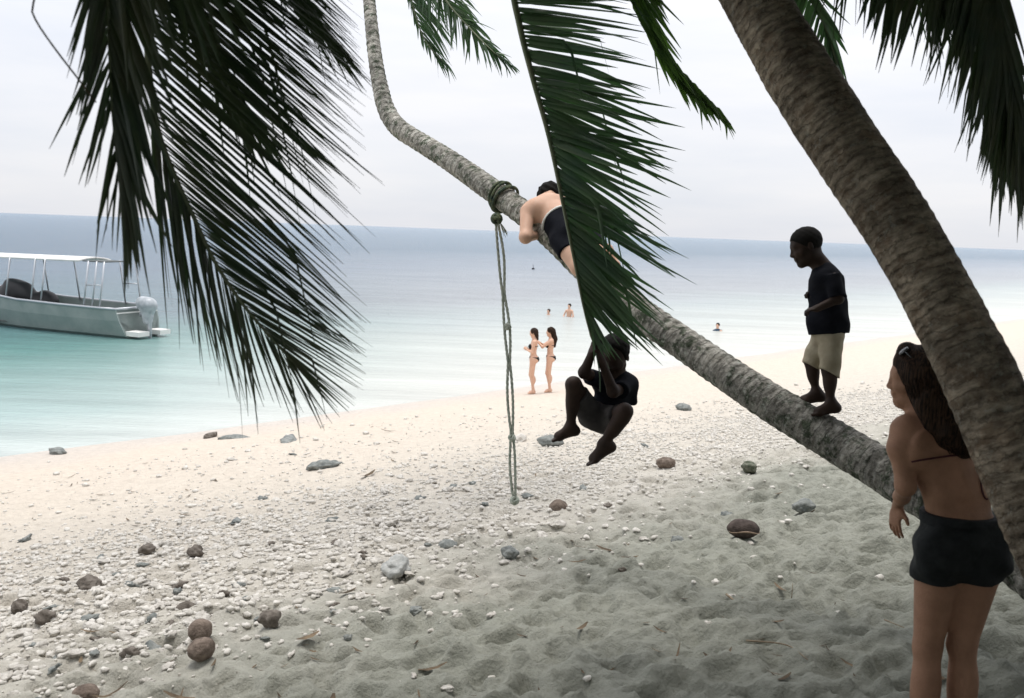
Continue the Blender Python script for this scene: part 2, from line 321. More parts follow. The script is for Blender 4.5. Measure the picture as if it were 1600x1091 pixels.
def water_mat():
    m_ = bpy.data.materials.new('sea_water'); m_.use_nodes = True; t = m_.node_tree; p = t.nodes['Principled BSDF']; L = t.links.new
    p.inputs['Roughness'].default_value = .22; p.inputs['IOR'].default_value = 1.33; p.inputs['Specular IOR Level'].default_value = .36
    g = N(t, 'ShaderNodeNewGeometry')
    dp = N(t, 'ShaderNodeVectorMath', operation='DOT_PRODUCT'); L(g.outputs['Position'], dp.inputs[0]); dp.inputs[1].default_value = (NS[0], NS[1], 0)
    n0 = N(t, 'ShaderNodeTexNoise', Scale=.09, Detail=4.0); L(g.outputs['Position'], n0.inputs[0])
    ms = N(t, 'ShaderNodeMath', operation='MULTIPLY_ADD'); L(n0.outputs[0], ms.inputs[0]); ms.inputs[1].default_value = 10.0; L(dp.outputs['Value'], ms.inputs[2])
    mr = N(t, 'ShaderNodeMapRange'); L(ms.outputs[0], mr.inputs[0]); mr.inputs[1].default_value = 20; mr.inputs[2].default_value = 140
    r = N(t, 'ShaderNodeValToRGB'); L(mr.outputs[0], r.inputs[0]); e = r.color_ramp.elements
    e[0].position = 0; e[0].color = (.58, .57, .52, 1); e[1].position = 1; e[1].color = (.15, .22, .29, 1)
    for pos, c in ((.08, (.49, .52, .49)), (.15, (.43, .48, .48)), (.22, (.44, .47, .50)), (.5, (.30, .35, .41))):
        x = e.new(pos); x.color = (*c, 1)
    r2_ = N(t, 'ShaderNodeValToRGB'); L(mr.outputs[0], r2_.inputs[0]); e = r2_.color_ramp.elements     # teal water at the left; boat shadow, reflection and vignetting put into its colour
    e[0].position = 0; e[0].color = (.52, .55, .53, 1); e[1].position = 1; e[1].color = (.09, .16, .235, 1)
    for pos, c in ((.04, (.32, .42, .41)), (.14, (.10, .265, .245)), (.22, (.11, .22, .26)), (.5, (.11, .185, .26))):
        x = e.new(pos); x.color = (*c, 1)
    dt = N(t, 'ShaderNodeVectorMath', operation='DOT_PRODUCT'); L(g.outputs['Position'], dt.inputs[0]); dt.inputs[1].default_value = (.70, .714, 0)
    # along-shore position measured against the distance off shore: the teal area opens outwards
    m3 = N(t, 'ShaderNodeMath', operation='MULTIPLY_ADD'); L(dp.outputs['Value'], m3.inputs[0]); m3.inputs[1].default_value = -.95; L(dt.outputs['Value'], m3.inputs[2])
    m4 = N(t, 'ShaderNodeMath', operation='DIVIDE'); L(m3.outputs[0], m4.inputs[0]); L(dp.outputs['Value'], m4.inputs[1])
    m5 = N(t, 'ShaderNodeMapRange', interpolation_type='SMOOTHSTEP'); L(m4.outputs[0], m5.inputs[0]); m5.inputs[1].default_value = -.78; m5.inputs[2].default_value = 0.05
    mc = N(t, 'ShaderNodeMix', data_type='RGBA'); L(m5.outputs[0], mc.inputs[0]); L(r2_.outputs[0], mc.inputs[6]); L(r.outputs[0], mc.inputs[7])
    mq = N(t, 'ShaderNodeMapping'); mq.inputs['Rotation'].default_value = (0, 0, math.radians(12)); mq.inputs['Scale'].default_value = (.10, .9, 1); L(g.outputs['Position'], mq.inputs[0])
    nq = N(t, 'ShaderNodeTexNoise', Scale=.8, Detail=7.0, Roughness=.7); L(mq.outputs[0], nq.inputs[0])
    rq = N(t, 'ShaderNodeMapRange'); L(nq.outputs[0], rq.inputs[0]); rq.inputs[1].default_value = .35; rq.inputs[2].default_value = .65; rq.inputs[3].default_value = .90; rq.inputs[4].default_value = 1.14
    mv = N(t, 'ShaderNodeVectorMath', operation='SCALE'); L(mc.outputs[2], mv.inputs[0]); L(rq.outputs[0], mv.inputs['Scale'])      # wind-ruffled streaks
    L(mv.outputs[0], p.inputs['Base Color'])
    mp = N(t, 'ShaderNodeMapping'); mp.inputs['Rotation'].default_value = (0, 0, math.radians(12)); mp.inputs['Scale'].default_value = (.55, 1.5, 1); L(g.outputs['Position'], mp.inputs[0])
    n1 = N(t, 'ShaderNodeTexNoise', Scale=.55, Detail=9.0, Roughness=.66); L(mp.outputs[0], n1.inputs[0])
    n1b = N(t, 'ShaderNodeTexNoise', Scale=7.0, Detail=5.0, Roughness=.6); L(mp.outputs[0], n1b.inputs[0])
    ad = N(t, 'ShaderNodeMath', operation='MULTIPLY_ADD'); L(n1b.outputs[0], ad.inputs[0]); ad.inputs[1].default_value = .22; L(n1.outputs[0], ad.inputs[2]); n1 = ad
    cd = N(t, 'ShaderNodeMapRange'); L(dp.outputs['Value'], cd.inputs[0]); cd.inputs[1].default_value = 17; cd.inputs[2].default_value = 42; cd.inputs[3].default_value = .25; cd.inputs[4].default_value = 1.0
    b = N(t, 'ShaderNodeBump', Distance=1.1); L(cd.outputs[0], b.inputs['Strength']); L(n1.outputs[0], b.inputs['Height']); L(b.outputs[0], p.inputs['Normal'])
    tr = N(t, 'ShaderNodeBsdfTransparent'); tr.inputs[0].default_value = (.93, .98, .97, 1)
    al = N(t, 'ShaderNodeMapRange', interpolation_type='SMOOTHSTEP'); L(dp.outputs['Value'], al.inputs[0]); al.inputs[1].default_value = 16.0; al.inputs[2].default_value = 17.3; al.inputs[3].default_value = .55; al.inputs[4].default_value = 1
    mxx = N(t, 'ShaderNodeMixShader'); L(al.outputs[0], mxx.inputs[0]); L(tr.outputs[0], mxx.inputs[1]); L(p.outputs[0], mxx.inputs[2]); L(mxx.outputs[0], t.nodes['Material Output'].inputs[0])
    return m_
M['water'] = water_mat()

# ------------------------------------------------------------------ ground and sea
def graded(a, b, h, lo, hi, g):
    c = list(np.arange(a, b, h)); st = h
    x = c[-1]
    while x < hi: st *= g; x += st; c.append(x)
    x = c[0]; st = h; l = []
    while x > lo: st *= g; x -= st; l.append(x)
    return np.array(l[::-1]+c)
gx = graded(-4.2, 4.6, .024, -6500, 6500, 1.045)
gy = graded(3.6, 10.5, .024, -6500, 6500, 1.035)
X, Y = np.meshgrid(gx, gy)
S = X*NS[0]+Y*NS[1]
Z = G_base(X, Y)
def sstep(a, b, x): t = np.clip((x-a)/(b-a), 0, 1); return t*t*(3-2*t)
near = sstep(60, 25, np.hypot(X, Y))
soft = 1-sstep(3.6, 6.2, S+1.2*fbm(X*.35, Y*.35, 2, 5))        # the churned dry sand under the palms
T_ = (X*NS[1]-Y*NS[0])
bumps = fbm(X*3.6, Y*4.2, 4, 3)
Z += near*(soft*(.075*bumps+.045*fbm(X*8, Y*9, 4, 9)+.016*fbm(X*19, Y*21, 2, 77))+(1-soft)*sstep(16, 8, S)*.03*fbm(X*4, Y*4, 4, 21)+.045*fbm(T_*.22, S*.5, 3, 31)*sstep(25, 10, S))
Z += near*.022*sstep(16.5, 9, S)*fbm(X*9, Y*11, 3, 41)
r2 = np.random.default_rng(11)
Pit = np.zeros_like(Z); Rim = np.zeros_like(Z)
for k in range(2600):                                        # footprints and scuffs
    cx = r2.uniform(-4.5, 4.8); cy = r2.uniform(3.3, 11); s_ = cx*NS[0]+cy*NS[1]
    if s_ > r2.uniform(4.0, 7.5): continue
    a = r2.uniform(0, math.pi); la = r2.uniform(.035, .12); lb = la*r2.uniform(.4, .75); dep = r2.uniform(.035, .105)*(la/.11)
    i0, i1 = np.searchsorted(gx, [cx-.4, cx+.4]); j0, j1 = np.searchsorted(gy, [cy-.4, cy+.4])
    dx = X[j0:j1, i0:i1]-cx; dy = Y[j0:j1, i0:i1]-cy
    u = (dx*math.cos(a)+dy*math.sin(a))/la; v = (-dx*math.sin(a)+dy*math.cos(a))/lb
    q = u*u+v*v
    Pit[j0:j1, i0:i1] = np.minimum(Pit[j0:j1, i0:i1], -dep*np.exp(-q*q*.6)); Rim[j0:j1, i0:i1] = np.maximum(Rim[j0:j1, i0:i1], dep*.28*np.exp(-(np.sqrt(q)-1.6)**2*3))
Z += Pit+Rim
def gz(x, y):
    i = np.clip(np.searchsorted(gx, x)-1, 0, len(gx)-2); j = np.clip(np.searchsorted(gy, y)-1, 0, len(gy)-2)
    u = (x-gx[i])/(gx[i+1]-gx[i]); v = (y-gy[j])/(gy[j+1]-gy[j])
    return (Z[j, i]*(1-u)+Z[j, i+1]*u)*(1-v)+(Z[j+1, i]*(1-u)+Z[j+1, i+1]*u)*v
ny, nx = X.shape
idx = np.arange(nx*ny).reshape(ny, nx)
F4 = np.stack([idx[:-1, :-1], idx[:-1, 1:], idx[1:, 1:], idx[1:, :-1]], -1).reshape(-1, 4)
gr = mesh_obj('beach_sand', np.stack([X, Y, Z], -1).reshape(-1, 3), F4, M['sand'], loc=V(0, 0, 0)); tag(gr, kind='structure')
n3 = V(NS[0], NS[1], 0); t3 = V(NS[1], -NS[0], 0)
sea = MB(); sea.add([n3*14+t3*-9000, n3*14+t3*9000, n3*12000+t3*9000, n3*12000-t3*9000], [(0, 1, 2, 3)])
so_ = sea.build('sea_water', M['water'], loc=V(0, 0, 0)); tag(so_, kind='structure')

# ------------------------------------------------------------------ palms
def trunk(name, pts, rad, matl, parent, ringstep, ringamp, seed, seg=56, step=.011):
    q = catmull(np.hstack([pts, np.array(rad)[:, None]]), step)
    pts = q[:, :3]; rad = q[:, 3]; n = len(pts)
    L = np.concatenate([[0], np.cumsum(np.linalg.norm(np.diff(pts, axis=0), axis=1))])
    rr = np.random.default_rng(seed)
    T = np.gradient(pts, axis=0); T /= np.linalg.norm(T, axis=1)[:, None]
    a = nrm(np.cross(T[0], V(0, 0, 1) if abs(T[0][2]) < .9 else V(1, 0, 0)))
    ang = np.arange(seg)*2*math.pi/seg; vs = np.zeros((n, seg, 3)); at = np.zeros((n, seg, 3))
    for i in range(n):
        a = nrm(a-T[i]*(a@T[i])); b = np.cross(T[i], a)
        ca = np.cos(ang); sa = np.sin(ang)
        l = L[i]+.012*np.sin(ang+1)+.25*ringstep*vnoise(ca*1.5+5, sa*1.5+L[i]*3, seed)
        ph = l/ringstep+1.1*vnoise(l*5.0, l*0, seed+1); fr = ph-np.floor(ph)
        ring = (np.exp(-((fr-.5)/.22)**2)-.4)*ringamp*(.35+1.3*np.abs(vnoise(ca*2+L[i]*9, sa*2, seed+5)*2))
        nz = .030*fbm(ca*1.7+L[i]*1.6, sa*1.7-L[i]*.7, 3, seed+2)+.02*fbm(ang*4/math.pi*2, L[i]*14+ang*0, 3, seed+3)
        r = rad[i]*(1+nz*1.6)+ring
        vs[i] = pts[i]+r[:, None]*(ca[:, None]*a+sa[:, None]*b)
        at[i, :, 0] = ca*rad[i]; at[i, :, 1] = sa*rad[i]; at[i, :, 2] = L[i]
    idx = np.arange(n*seg).reshape(n, seg)
    f = np.stack([idx[:-1], np.roll(idx[:-1], -1, 1), np.roll(idx[1:], -1, 1), idx[1:]], -1).reshape(-1, 4)
    o = mesh_obj(name, vs.reshape(-1, 3), f, matl, parent)
    A = o.data.attributes.new('along', 'FLOAT_VECTOR', 'POINT'); A.data.foreach_set('vector', at.reshape(-1, 3).astype(np.float32).ravel())
    return o

def leaflet(vs, fs, o, d, L, W, nv, droop, curl, r, nseg=7, cs=.035):
    """one V-folded leaflet from o along d; nv is the blade normal, droop bends it down"""
    n0 = len(vs); g = V(0, 0, -1); curl = curl+r.normal(0, cs, 3); kink = r.uniform() < .05; kt = r.uniform(.4, .75)
    t = np.linspace(0, 1, nseg+1)
    pts = o+d*L*t[:, None]+(g*droop+curl)*L*(t**2)[:, None]
    if kink: pts = pts+g*L*np.maximum(t-kt, 0)[:, None]*1.1-d*L*np.maximum(t-kt, 0)[:, None]*.6
    for i in range(nseg+1):
        tt = t[i]; tan = nrm(d+2*(g*droop+curl)*tt)
        side = nrm(np.cross(tan, nv)); up = np.cross(side, tan)
        wd = W*(min(1, .35+tt*4.5))*(1-tt**2.2)**.8
        wd = max(wd, .0012)
        vs.append(pts[i]-side*wd*.5-up*wd*.18); vs.append(pts[i]+up*wd*.10); vs.append(pts[i]+side*wd*.5-up*wd*.18)
        if i:
            a = n0+3*(i-1); fs.append((a, a+1, a+4, a+3)); fs.append((a+1, a+2, a+5, a+4))
    return vs, fs

def frond(parent, rpts, rr, groups, matl, seed, rmat='rachis', name='frond'):
    """rpts: rachis points; groups: dict(n, t0, t1, dirs=[(t,dir)], lens=[(t,L)], W, droop, jit, nv, curl)"""
    rg = np.random.default_rng(seed)
    q = catmull(rpts, .03); L = np.concatenate([[0], np.cumsum(np.linalg.norm(np.diff(q, axis=0), axis=1))]); L /= L[-1]
    vs, fs = [], []
    ki = np.array([L[np.argmin(np.linalg.norm(q-np.asarray(p_), axis=1))] for p_ in rpts])
    for G in groups:
        if G.get('ki'):
            cv = lambda x: float(np.interp(x, np.arange(len(ki)), ki))
            G['t0'] = cv(G['t0']); G['t1'] = cv(G['t1']); G['dirs'] = [(cv(a), b) for a, b in G['dirs']]; G['lens'] = [(cv(a), b) for a, b in G['lens']]
        ts = [a for a, _ in G['dirs']]; ds = np.array([nrm(b) for _, b in G['dirs']])
        for k in range(G['n']):
            t = G['t0']+(G['t1']-G['t0'])*(k+rg.uniform(-.35, .35))/G['n']
            t = min(max(t, 0), 1)
            if rg.uniform() < G.get('gap', 0): continue
            o = np.array([np.interp(t, L, q[:, j]) for j in range(3)])
            d = nrm(np.array([np.interp(t, ts, ds[:, j]) for j in range(3)])+rg.normal(0, G.get('jit', .05), 3)+G.get('clump', 0)*V(*(rg.normal(0, 1, 3)))*(0))
            cl = G.get('clump', 0)
            if cl:
                kk = int(k//G.get('cn', 4)); rk = np.random.default_rng(seed*100+kk); d = nrm(d+rk.normal(0, cl, 3))
            ln = np.interp(t, [a for a, _ in G['lens']], [b for _, b in G['lens']])*rg.uniform(.86, 1.08)
            nv = nrm(G['nv']+rg.normal(0, G.get('nj', .35), 3))
            leaflet(vs, fs, o, d, ln, G['W']*rg.uniform(.75, 1.15)*(1 if t < .75 else 1-(t-.75)*1.6), nv, G.get('droop', .1)*rg.uniform(.6, 1.4), G.get('curl', V(0, 0, 0)), rg, cs=G.get('cs', .035))
    b = mesh_obj(name, np.array(vs), np.array(fs), matl, parent)
    tb = MB(); tb.tube(q, np.interp(L, [0, 1], rr), 8, flat=.75)
    rc = tb.build('rachis', M[rmat], b)
    return b

def dpath(pts): return np.array([P(*p) for p in pts])

# generic arching fronds, three shapes shared by the crowns
def generic_mesh(seed, Lf, sag):
    rg = np.random.default_rng(seed)
    t = np.linspace(0, 1, 26)
    q = np.stack([Lf*(t-.12*t**3*sag), .10*Lf*(rg.uniform(-1, 1))*t**2, Lf*(.42*t-sag*.75*t**2.2)], -1)
    vs, fs = [], []
    for k in range(92):
        tt = .16+.84*k/92; o = np.array([np.interp(tt, t, q[:, j]) for j in range(3)])
        i = min(int(tt*25), 24); tan = nrm(q[i+1]-q[i])
        for s in (-1, 1):
            d = nrm(V(0, s, 0)*1.0+tan*(.45+.9*tt)+V(0, 0, -.35)+rg.normal(0, .07, 3))
            ln = np.interp(tt, [.15, .35, .75, 1], [.5, .95, .75, .35])*rg.uniform(.85, 1.1)
            leaflet(vs, fs, o, d, ln, .034, nrm(np.cross(d, tan)*s+rg.normal(0, .2, 3)), .35*rg.uniform(.5, 1.4), V(0, 0, 0), rg, 4)
    tb = MB(); tb.v.append(np.array(vs)); tb.n = len(vs); tb.f = fs
    tb.tube(q, np.interp(t, [0, 1], [.035, .006]), 6)
    me_o = tb.build('frond', M['leaf_green']); me = me_o.data; bpy.data.objects.remove(me_o)
    return me, q
# (meshes are kept in their own local frame: undo the base shift of mesh_obj)
GEN = []
for sd_, Lf, sag in ((1, 3.6, .8), (2, 3.9, 1.05), (3, 3.3, 1.3)):
    me, q = generic_mesh(sd_, Lf, sag)
    co = np.zeros(len(me.vertices)*3, np.float32); me.vertices.foreach_get('co', co); co = co.reshape(-1, 3)
    # restore: first rachis point must be the origin
    base = co[-26*6:-25*6].mean(0); co -= base; me.vertices.foreach_set('co', co.ravel()); me.update()
    GEN.append((me, q))
def crown(parent, C, n, seed, ymax=99., tmax=1.0):
    rg = np.random.default_rng(seed); org = np.array(parent['_org']); made = 0
    for k in range(n):
        az = k*2.39996+rg.uniform(-.2, .2); gi = k % 3; me, q = GEN[gi]
        el = rg.uniform(-.2, .75)*tmax; roll = rg.uniform(-.3, .3)
        Rm = Matrix.Rotation(az, 4, 'Z') @ Matrix.Rotation(-el, 4, 'Y') @ Matrix.Rotation(roll, 4, 'X')
        Rn = np.array(Rm)[:3, :3]
        bad = False
        for p in (q[::3] @ Rn.T)+C:
            for off in (V(0, 0, 0), V(0, 0, -.75), V(-.7, 0, -.3), V(.7, 0, -.3), V(0, .6, -.4), V(0, -.6, -.4)):
                x, y, z = project(p+off)
                if z > .05 and -120 < x < 1720 and -25 < y < 1200: bad = True
                if np.linalg.norm(p+off-CC) < .6: bad = True
        tip = Rn @ q[-1]+C
        if tip[1]-.45*tip[0] > ymax: bad = True
        if bad: continue
        o = bpy.data.objects.new('frond', me); col.objects.link(o); o.parent = parent
        o.matrix_local = Matrix.Translation(tuple(C-org)) @ Rm; made += 1
    return made

# --- palm A: the long leaning trunk
A_px = [(1880, 1085, 3.72, .150), (1780, 1008, 3.9, .140), (1600, 880, 4.3, .130), (1500, 808, 4.6, .124), (1390, 741, 4.9, .118), (1300, 687, 5.15, .114), (1200, 626, 5.4, .112),
        (1100, 559, 5.72, .105), (1000, 489, 6.05, .100), (920, 424, 6.35, .096), (850, 358, 6.62, .091), (785, 309, 6.9, .090), (734, 273, 7.15, .085), (695, 246, 7.35, .081), (656, 222, 7.55, .078), (622, 199, 7.72, .078),
        (604, 172, 7.85, .075), (594, 135, 7.97, .068), (585, 80, 8.1, .060), (577, 0, 8.3, .054), (570, -120, 8.6, .052), (566, -260, 8.95, .050)]
A_pts = np.array([P(*a[:3]) for a in A_px]); A_rad = [a[3] for a in A_px]
A_base = V(A_pts[0][0], A_pts[0][1], gz(A_pts[0][0], A_pts[0][1]))
A_pts = np.vstack([A_pts[0]+V(.35, -.1, -.55), A_pts]); A_rad = [.17]+A_rad
palmA = thing('palm_tree', 'mottled palm leaning far out over the beach, carrying the rope, a boy and a man', 'palm tree', A_base)
trunk('trunk', A_pts, A_rad, M['bark_lean'], palmA, .062, .0045, 3)
A_top = P(566, -260, 8.95)
R_, U_, F_ = CR, CU, CF
frond(palmA, dpath([(575, -250, 8.9), (610, -130, 8.8), (640, -10, 8.7), (658, 50, 8.65), (678, 82, 8.6), (700, 102, 8.6)]), (.03, .004), [
    dict(n=60, t0=.2, t1=1, dirs=[(0, dirp(1, .6)), (1, dirp(.8, .8))], lens=[(0, .75), (.6, .62), (.85, .30), (1, .12)], W=.03, droop=.35, nv=F_, nj=.8, jit=.1),
    dict(n=40, t0=.2, t1=1, dirs=[(0, dirp(-.6, 1)), (1, dirp(.3, 1))], lens=[(0, .7), (.6, .12), (1, .12)], W=.03, droop=.3, nv=F_, nj=.8)], M['leaf_green'], 11)
frond(palmA, dpath([(575, -250, 8.9), (640, -110, 8.5), (690, -10, 8.3), (735, 45, 8.2), (770, 80, 8.1), (802, 106, 8.1)]), (.03, .004), [
    dict(n=80, t0=.2, t1=1, dirs=[(0, dirp(1, .3)), (1, dirp(1, .5))], lens=[(0, .7), (.6, .45), (.9, .2), (1, .1)], W=.03, droop=.3, nv=F_, nj=.9, jit=.12),
    dict(n=80, t0=.2, t1=1, dirs=[(0, dirp(-.4, 1)), (.8, dirp(.15, 1)), (1, dirp(.8, .7))], lens=[(0, .7), (.6, .33), (.9, .2), (1, .1)], W=.03, droop=.3, nv=F_, nj=.9, jit=.12)], M['leaf_green'], 12)
crown(palmA, A_top, 6, 5)

# --- palm B: the near trunk on the right
B_px = [(1950, 1560, 2.55, .20), (1880, 1370, 2.62, .17), (1800, 1185, 2.7, .145), (1725, 1000, 2.78, .133), (1645, 840, 2.87, .128), (1583, 705, 2.95, .123), (1529, 588, 3.02, .119), (1485, 500, 3.1, .116), (1440, 415, 3.17, .115),
        (1386, 325, 3.25, .119), (1330, 243, 3.34, .122), (1263, 140, 3.45, .124), (1179, 0, 3.6, .117), (1105, -140, 3.75, .11), (1020, -300, 3.95, .105), (950, -450, 4.2, .10)]
B_pts = np.array([P(*a[:3]) for a in B_px]); B_rad = [a[3] for a in B_px]
B_base = V(B_pts[0][0], B_pts[0][1], gz(B_pts[0][0], B_pts[0][1]))
palmB = thing('palm_tree', 'thick brown palm trunk slanting up across the right side in front of the woman', 'palm tree', B_base)
trunk('trunk', B_pts, B_rad, M['bark_front'], palmB, .046, .0022, 9, seg=90, step=.008)
B_top = B_pts[-1]
# centre frond that the boy swings on
f2 = dpath([(950, -450, 4.2), (860, -330, 4.25), (810, -180, 4.35), (800, -40, 4.45), (812, 40, 4.5), (832, 120, 4.55), (858, 215, 4.6), (880, 320, 4.65), (900, 420, 4.68), (912, 480, 4.68), (922, 520, 4.68), (929, 540, 4.70)])
frond(palmB, f2, (.034, .006), [
    dict(ki=1, n=120, t0=1.5, t1=10, dirs=[(1, dirp(1, .02, .2)), (3, dirp(1, .06, .2)), (4, dirp(1, .12, .2)), (5, dirp(1, .24, .2)), (6, dirp(1, .38, .2)), (7, dirp(1, .60, .2)), (8, dirp(1, .74, .2)), (9, dirp(.9, 1, .2)), (10, dirp(.5, 1, .15))],
         lens=[(1, .62), (3, .66), (5, .70), (7, .71), (8, .62), (9, .36), (10, .22)], W=.034, droop=.05, nv=nrm(-F_+.5*U_), nj=.3, jit=.04, clump=.075, cn=6),
    dict(ki=1, n=95, t0=1.6, t1=9.6, dirs=[(1, dirp(1, .15, -.35)), (4, dirp(1, .22, -.3)), (6, dirp(1, .50, -.25)), (7.5, dirp(.95, .72, -.2)), (9, dirp(.7, 1, 0)), (10, dirp(.5, 1, 0))],
         lens=[(1, .40), (5, .50), (7, .52), (8, .42), (9, .27), (10, .2)], W=.036, droop=.05, nv=nrm(-F_+.3*U_), nj=.3, jit=.05, clump=.07, cn=6)], M['leaf_green'], 21)
frond(palmB, dpath([(950, -450, 4.2), (935, -300, 4.3), (955, -150, 4.45), (985, -10, 4.6), (1025, 65, 4.7), (1075, 125, 4.75), (1115, 165, 4.8), (1142, 195, 4.82)]), (.03, .005), [
    dict(n=80, t0=.3, t1=.98, dirs=[(.3, dirp(.8, .8)), (.7, dirp(.62, 1, .1)), (1, dirp(.8, .9))], lens=[(.3, .5), (.6, .36), (.8, .26), (1, .10)], W=.036, droop=.10, nv=nrm(-F_+.4*U_), nj=.4, jit=.06, clump=.06),
    dict(n=70, t0=.3, t1=.95, dirs=[(.3, dirp(.5, 1)), (.7, dirp(.55, .95, -.1)), (1, dirp(.75, .8))], lens=[(.3, .45), (.6, .22), (.8, .20), (1, .10)], W=.036, droop=.05, nv=nrm(-F_), nj=.4, jit=.05)], M['leaf_yellow'], 22)
# frond behind the trunk
frond(palmB, dpath([(950, -450, 4.2), (1080, -330, 4.5), (1190, -140, 4.8), (1240, -50, 4.9), (1268, 0, 4.95), (1290, 45, 5.0), (1315, 125, 5.0)]), (.03, .005), [
    dict(n=44, t0=.55, t1=.99, dirs=[(.5, dirp(-.5, 1)), (.8, dirp(-.35, 1)), (1, dirp(0, 1))], lens=[(.5, .5), (.8, .20), (1, .1)], W=.03, droop=.1, nv=nrm(-F_), nj=.5, jit=.06),
    dict(n=30, t0=.45, t1=.97, gap=.2, dirs=[(.4, dirp(1, .7)), (.75, dirp(.75, .9)), (.9, dirp(.3, 1)), (1, dirp(.15, 1))], lens=[(.4, .5), (.75, .36), (.9, .30), (1, .15)], W=.038, droop=.08, nv=nrm(-F_), nj=.5, jit=.09)], M['leaf_green'], 23)
crown(palmB, B_top, 30, 6, 5.4)

# --- palm C: fronds hanging in from the upper left
C_top = V(-1.75, .55, 7.6)
C_base = V(-4.6, -1.2, gz(-4.6, -1.2))
palmC = thing('palm_tree', 'palm at the left whose dark feathery fronds hang down in front of the boat', 'palm tree', C_base)
trunk('trunk', [C_base+V(0, 0, -.3), C_base+V(.3, .1, 1.5), C_base+V(1.3, .7, 3.6), C_top], [.17, .13, .12, .10], M['bark_front'], palmC, .045, .004, 15, seg=32, step=.02)
fm = dpath([(40, -420, 2.35), (150, -220, 2.5), (208, -60, 2.62), (226, 40, 2.7), (234, 120, 2.75), (246, 200, 2.8), (272, 272, 2.84), (303, 340, 2.88), (335, 408, 2.9), (376, 471, 2.92), (414, 517, 2.94), (462, 570, 2.95)])
fm = np.vstack([C_top, fm])
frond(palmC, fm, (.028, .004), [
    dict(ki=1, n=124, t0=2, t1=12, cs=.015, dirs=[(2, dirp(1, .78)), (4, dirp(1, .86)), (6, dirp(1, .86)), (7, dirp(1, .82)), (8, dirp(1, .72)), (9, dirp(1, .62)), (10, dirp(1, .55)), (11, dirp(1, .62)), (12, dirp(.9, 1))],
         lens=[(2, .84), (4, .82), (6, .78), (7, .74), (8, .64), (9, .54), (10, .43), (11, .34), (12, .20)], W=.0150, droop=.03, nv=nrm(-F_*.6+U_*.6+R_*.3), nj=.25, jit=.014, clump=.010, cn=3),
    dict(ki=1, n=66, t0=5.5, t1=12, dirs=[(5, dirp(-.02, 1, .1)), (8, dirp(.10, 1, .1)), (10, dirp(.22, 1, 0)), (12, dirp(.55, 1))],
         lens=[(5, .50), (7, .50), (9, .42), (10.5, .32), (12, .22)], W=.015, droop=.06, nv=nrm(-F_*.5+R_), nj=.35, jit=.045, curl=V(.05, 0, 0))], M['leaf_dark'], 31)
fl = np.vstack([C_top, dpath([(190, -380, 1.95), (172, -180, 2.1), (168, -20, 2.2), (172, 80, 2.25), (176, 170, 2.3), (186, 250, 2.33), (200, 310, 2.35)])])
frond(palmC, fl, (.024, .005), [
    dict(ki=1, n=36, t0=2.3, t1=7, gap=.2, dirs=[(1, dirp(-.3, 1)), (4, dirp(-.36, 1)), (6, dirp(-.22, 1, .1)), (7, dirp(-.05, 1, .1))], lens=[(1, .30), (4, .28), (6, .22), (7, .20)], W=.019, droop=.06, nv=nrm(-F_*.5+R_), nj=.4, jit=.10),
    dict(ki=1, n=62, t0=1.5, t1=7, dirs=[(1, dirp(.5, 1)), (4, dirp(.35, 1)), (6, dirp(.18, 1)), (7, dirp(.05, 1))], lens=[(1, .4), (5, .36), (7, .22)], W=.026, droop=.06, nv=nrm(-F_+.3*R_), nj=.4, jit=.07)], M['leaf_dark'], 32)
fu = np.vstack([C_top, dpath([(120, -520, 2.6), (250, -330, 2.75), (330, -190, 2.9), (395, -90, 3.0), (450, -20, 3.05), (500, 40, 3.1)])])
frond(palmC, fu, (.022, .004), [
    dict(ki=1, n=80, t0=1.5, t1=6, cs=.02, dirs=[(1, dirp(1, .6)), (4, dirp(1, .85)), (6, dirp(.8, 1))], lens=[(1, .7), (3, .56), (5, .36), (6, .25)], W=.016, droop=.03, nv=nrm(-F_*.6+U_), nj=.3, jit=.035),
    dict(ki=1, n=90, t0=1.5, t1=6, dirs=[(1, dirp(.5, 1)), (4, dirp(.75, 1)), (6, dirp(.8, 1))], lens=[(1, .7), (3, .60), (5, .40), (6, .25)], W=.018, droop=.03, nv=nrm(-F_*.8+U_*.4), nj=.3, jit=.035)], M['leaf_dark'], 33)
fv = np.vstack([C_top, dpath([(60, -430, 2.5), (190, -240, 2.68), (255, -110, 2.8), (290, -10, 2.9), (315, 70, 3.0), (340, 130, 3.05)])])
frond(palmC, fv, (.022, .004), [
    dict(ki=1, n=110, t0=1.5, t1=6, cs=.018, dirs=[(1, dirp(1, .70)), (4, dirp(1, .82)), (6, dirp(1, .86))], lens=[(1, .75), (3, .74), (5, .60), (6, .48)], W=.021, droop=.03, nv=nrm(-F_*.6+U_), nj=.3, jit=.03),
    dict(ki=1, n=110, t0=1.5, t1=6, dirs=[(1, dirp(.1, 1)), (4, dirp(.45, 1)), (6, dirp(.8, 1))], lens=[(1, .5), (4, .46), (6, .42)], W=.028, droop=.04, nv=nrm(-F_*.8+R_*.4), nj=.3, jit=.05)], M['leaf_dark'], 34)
tb = MB(); tb.tube(catmull(dpath([(75, -60, 2.1), (52, 5, 2.1), (55, 30, 2.1), (85, 75, 2.12), (118, 118, 2.15), (150, 160, 2.2)]), .02), .0022, 6)
tb.build('dry_stem', M['leaf_brown'], palmC)
crown(palmC, C_top, 34, 8, 4.8)

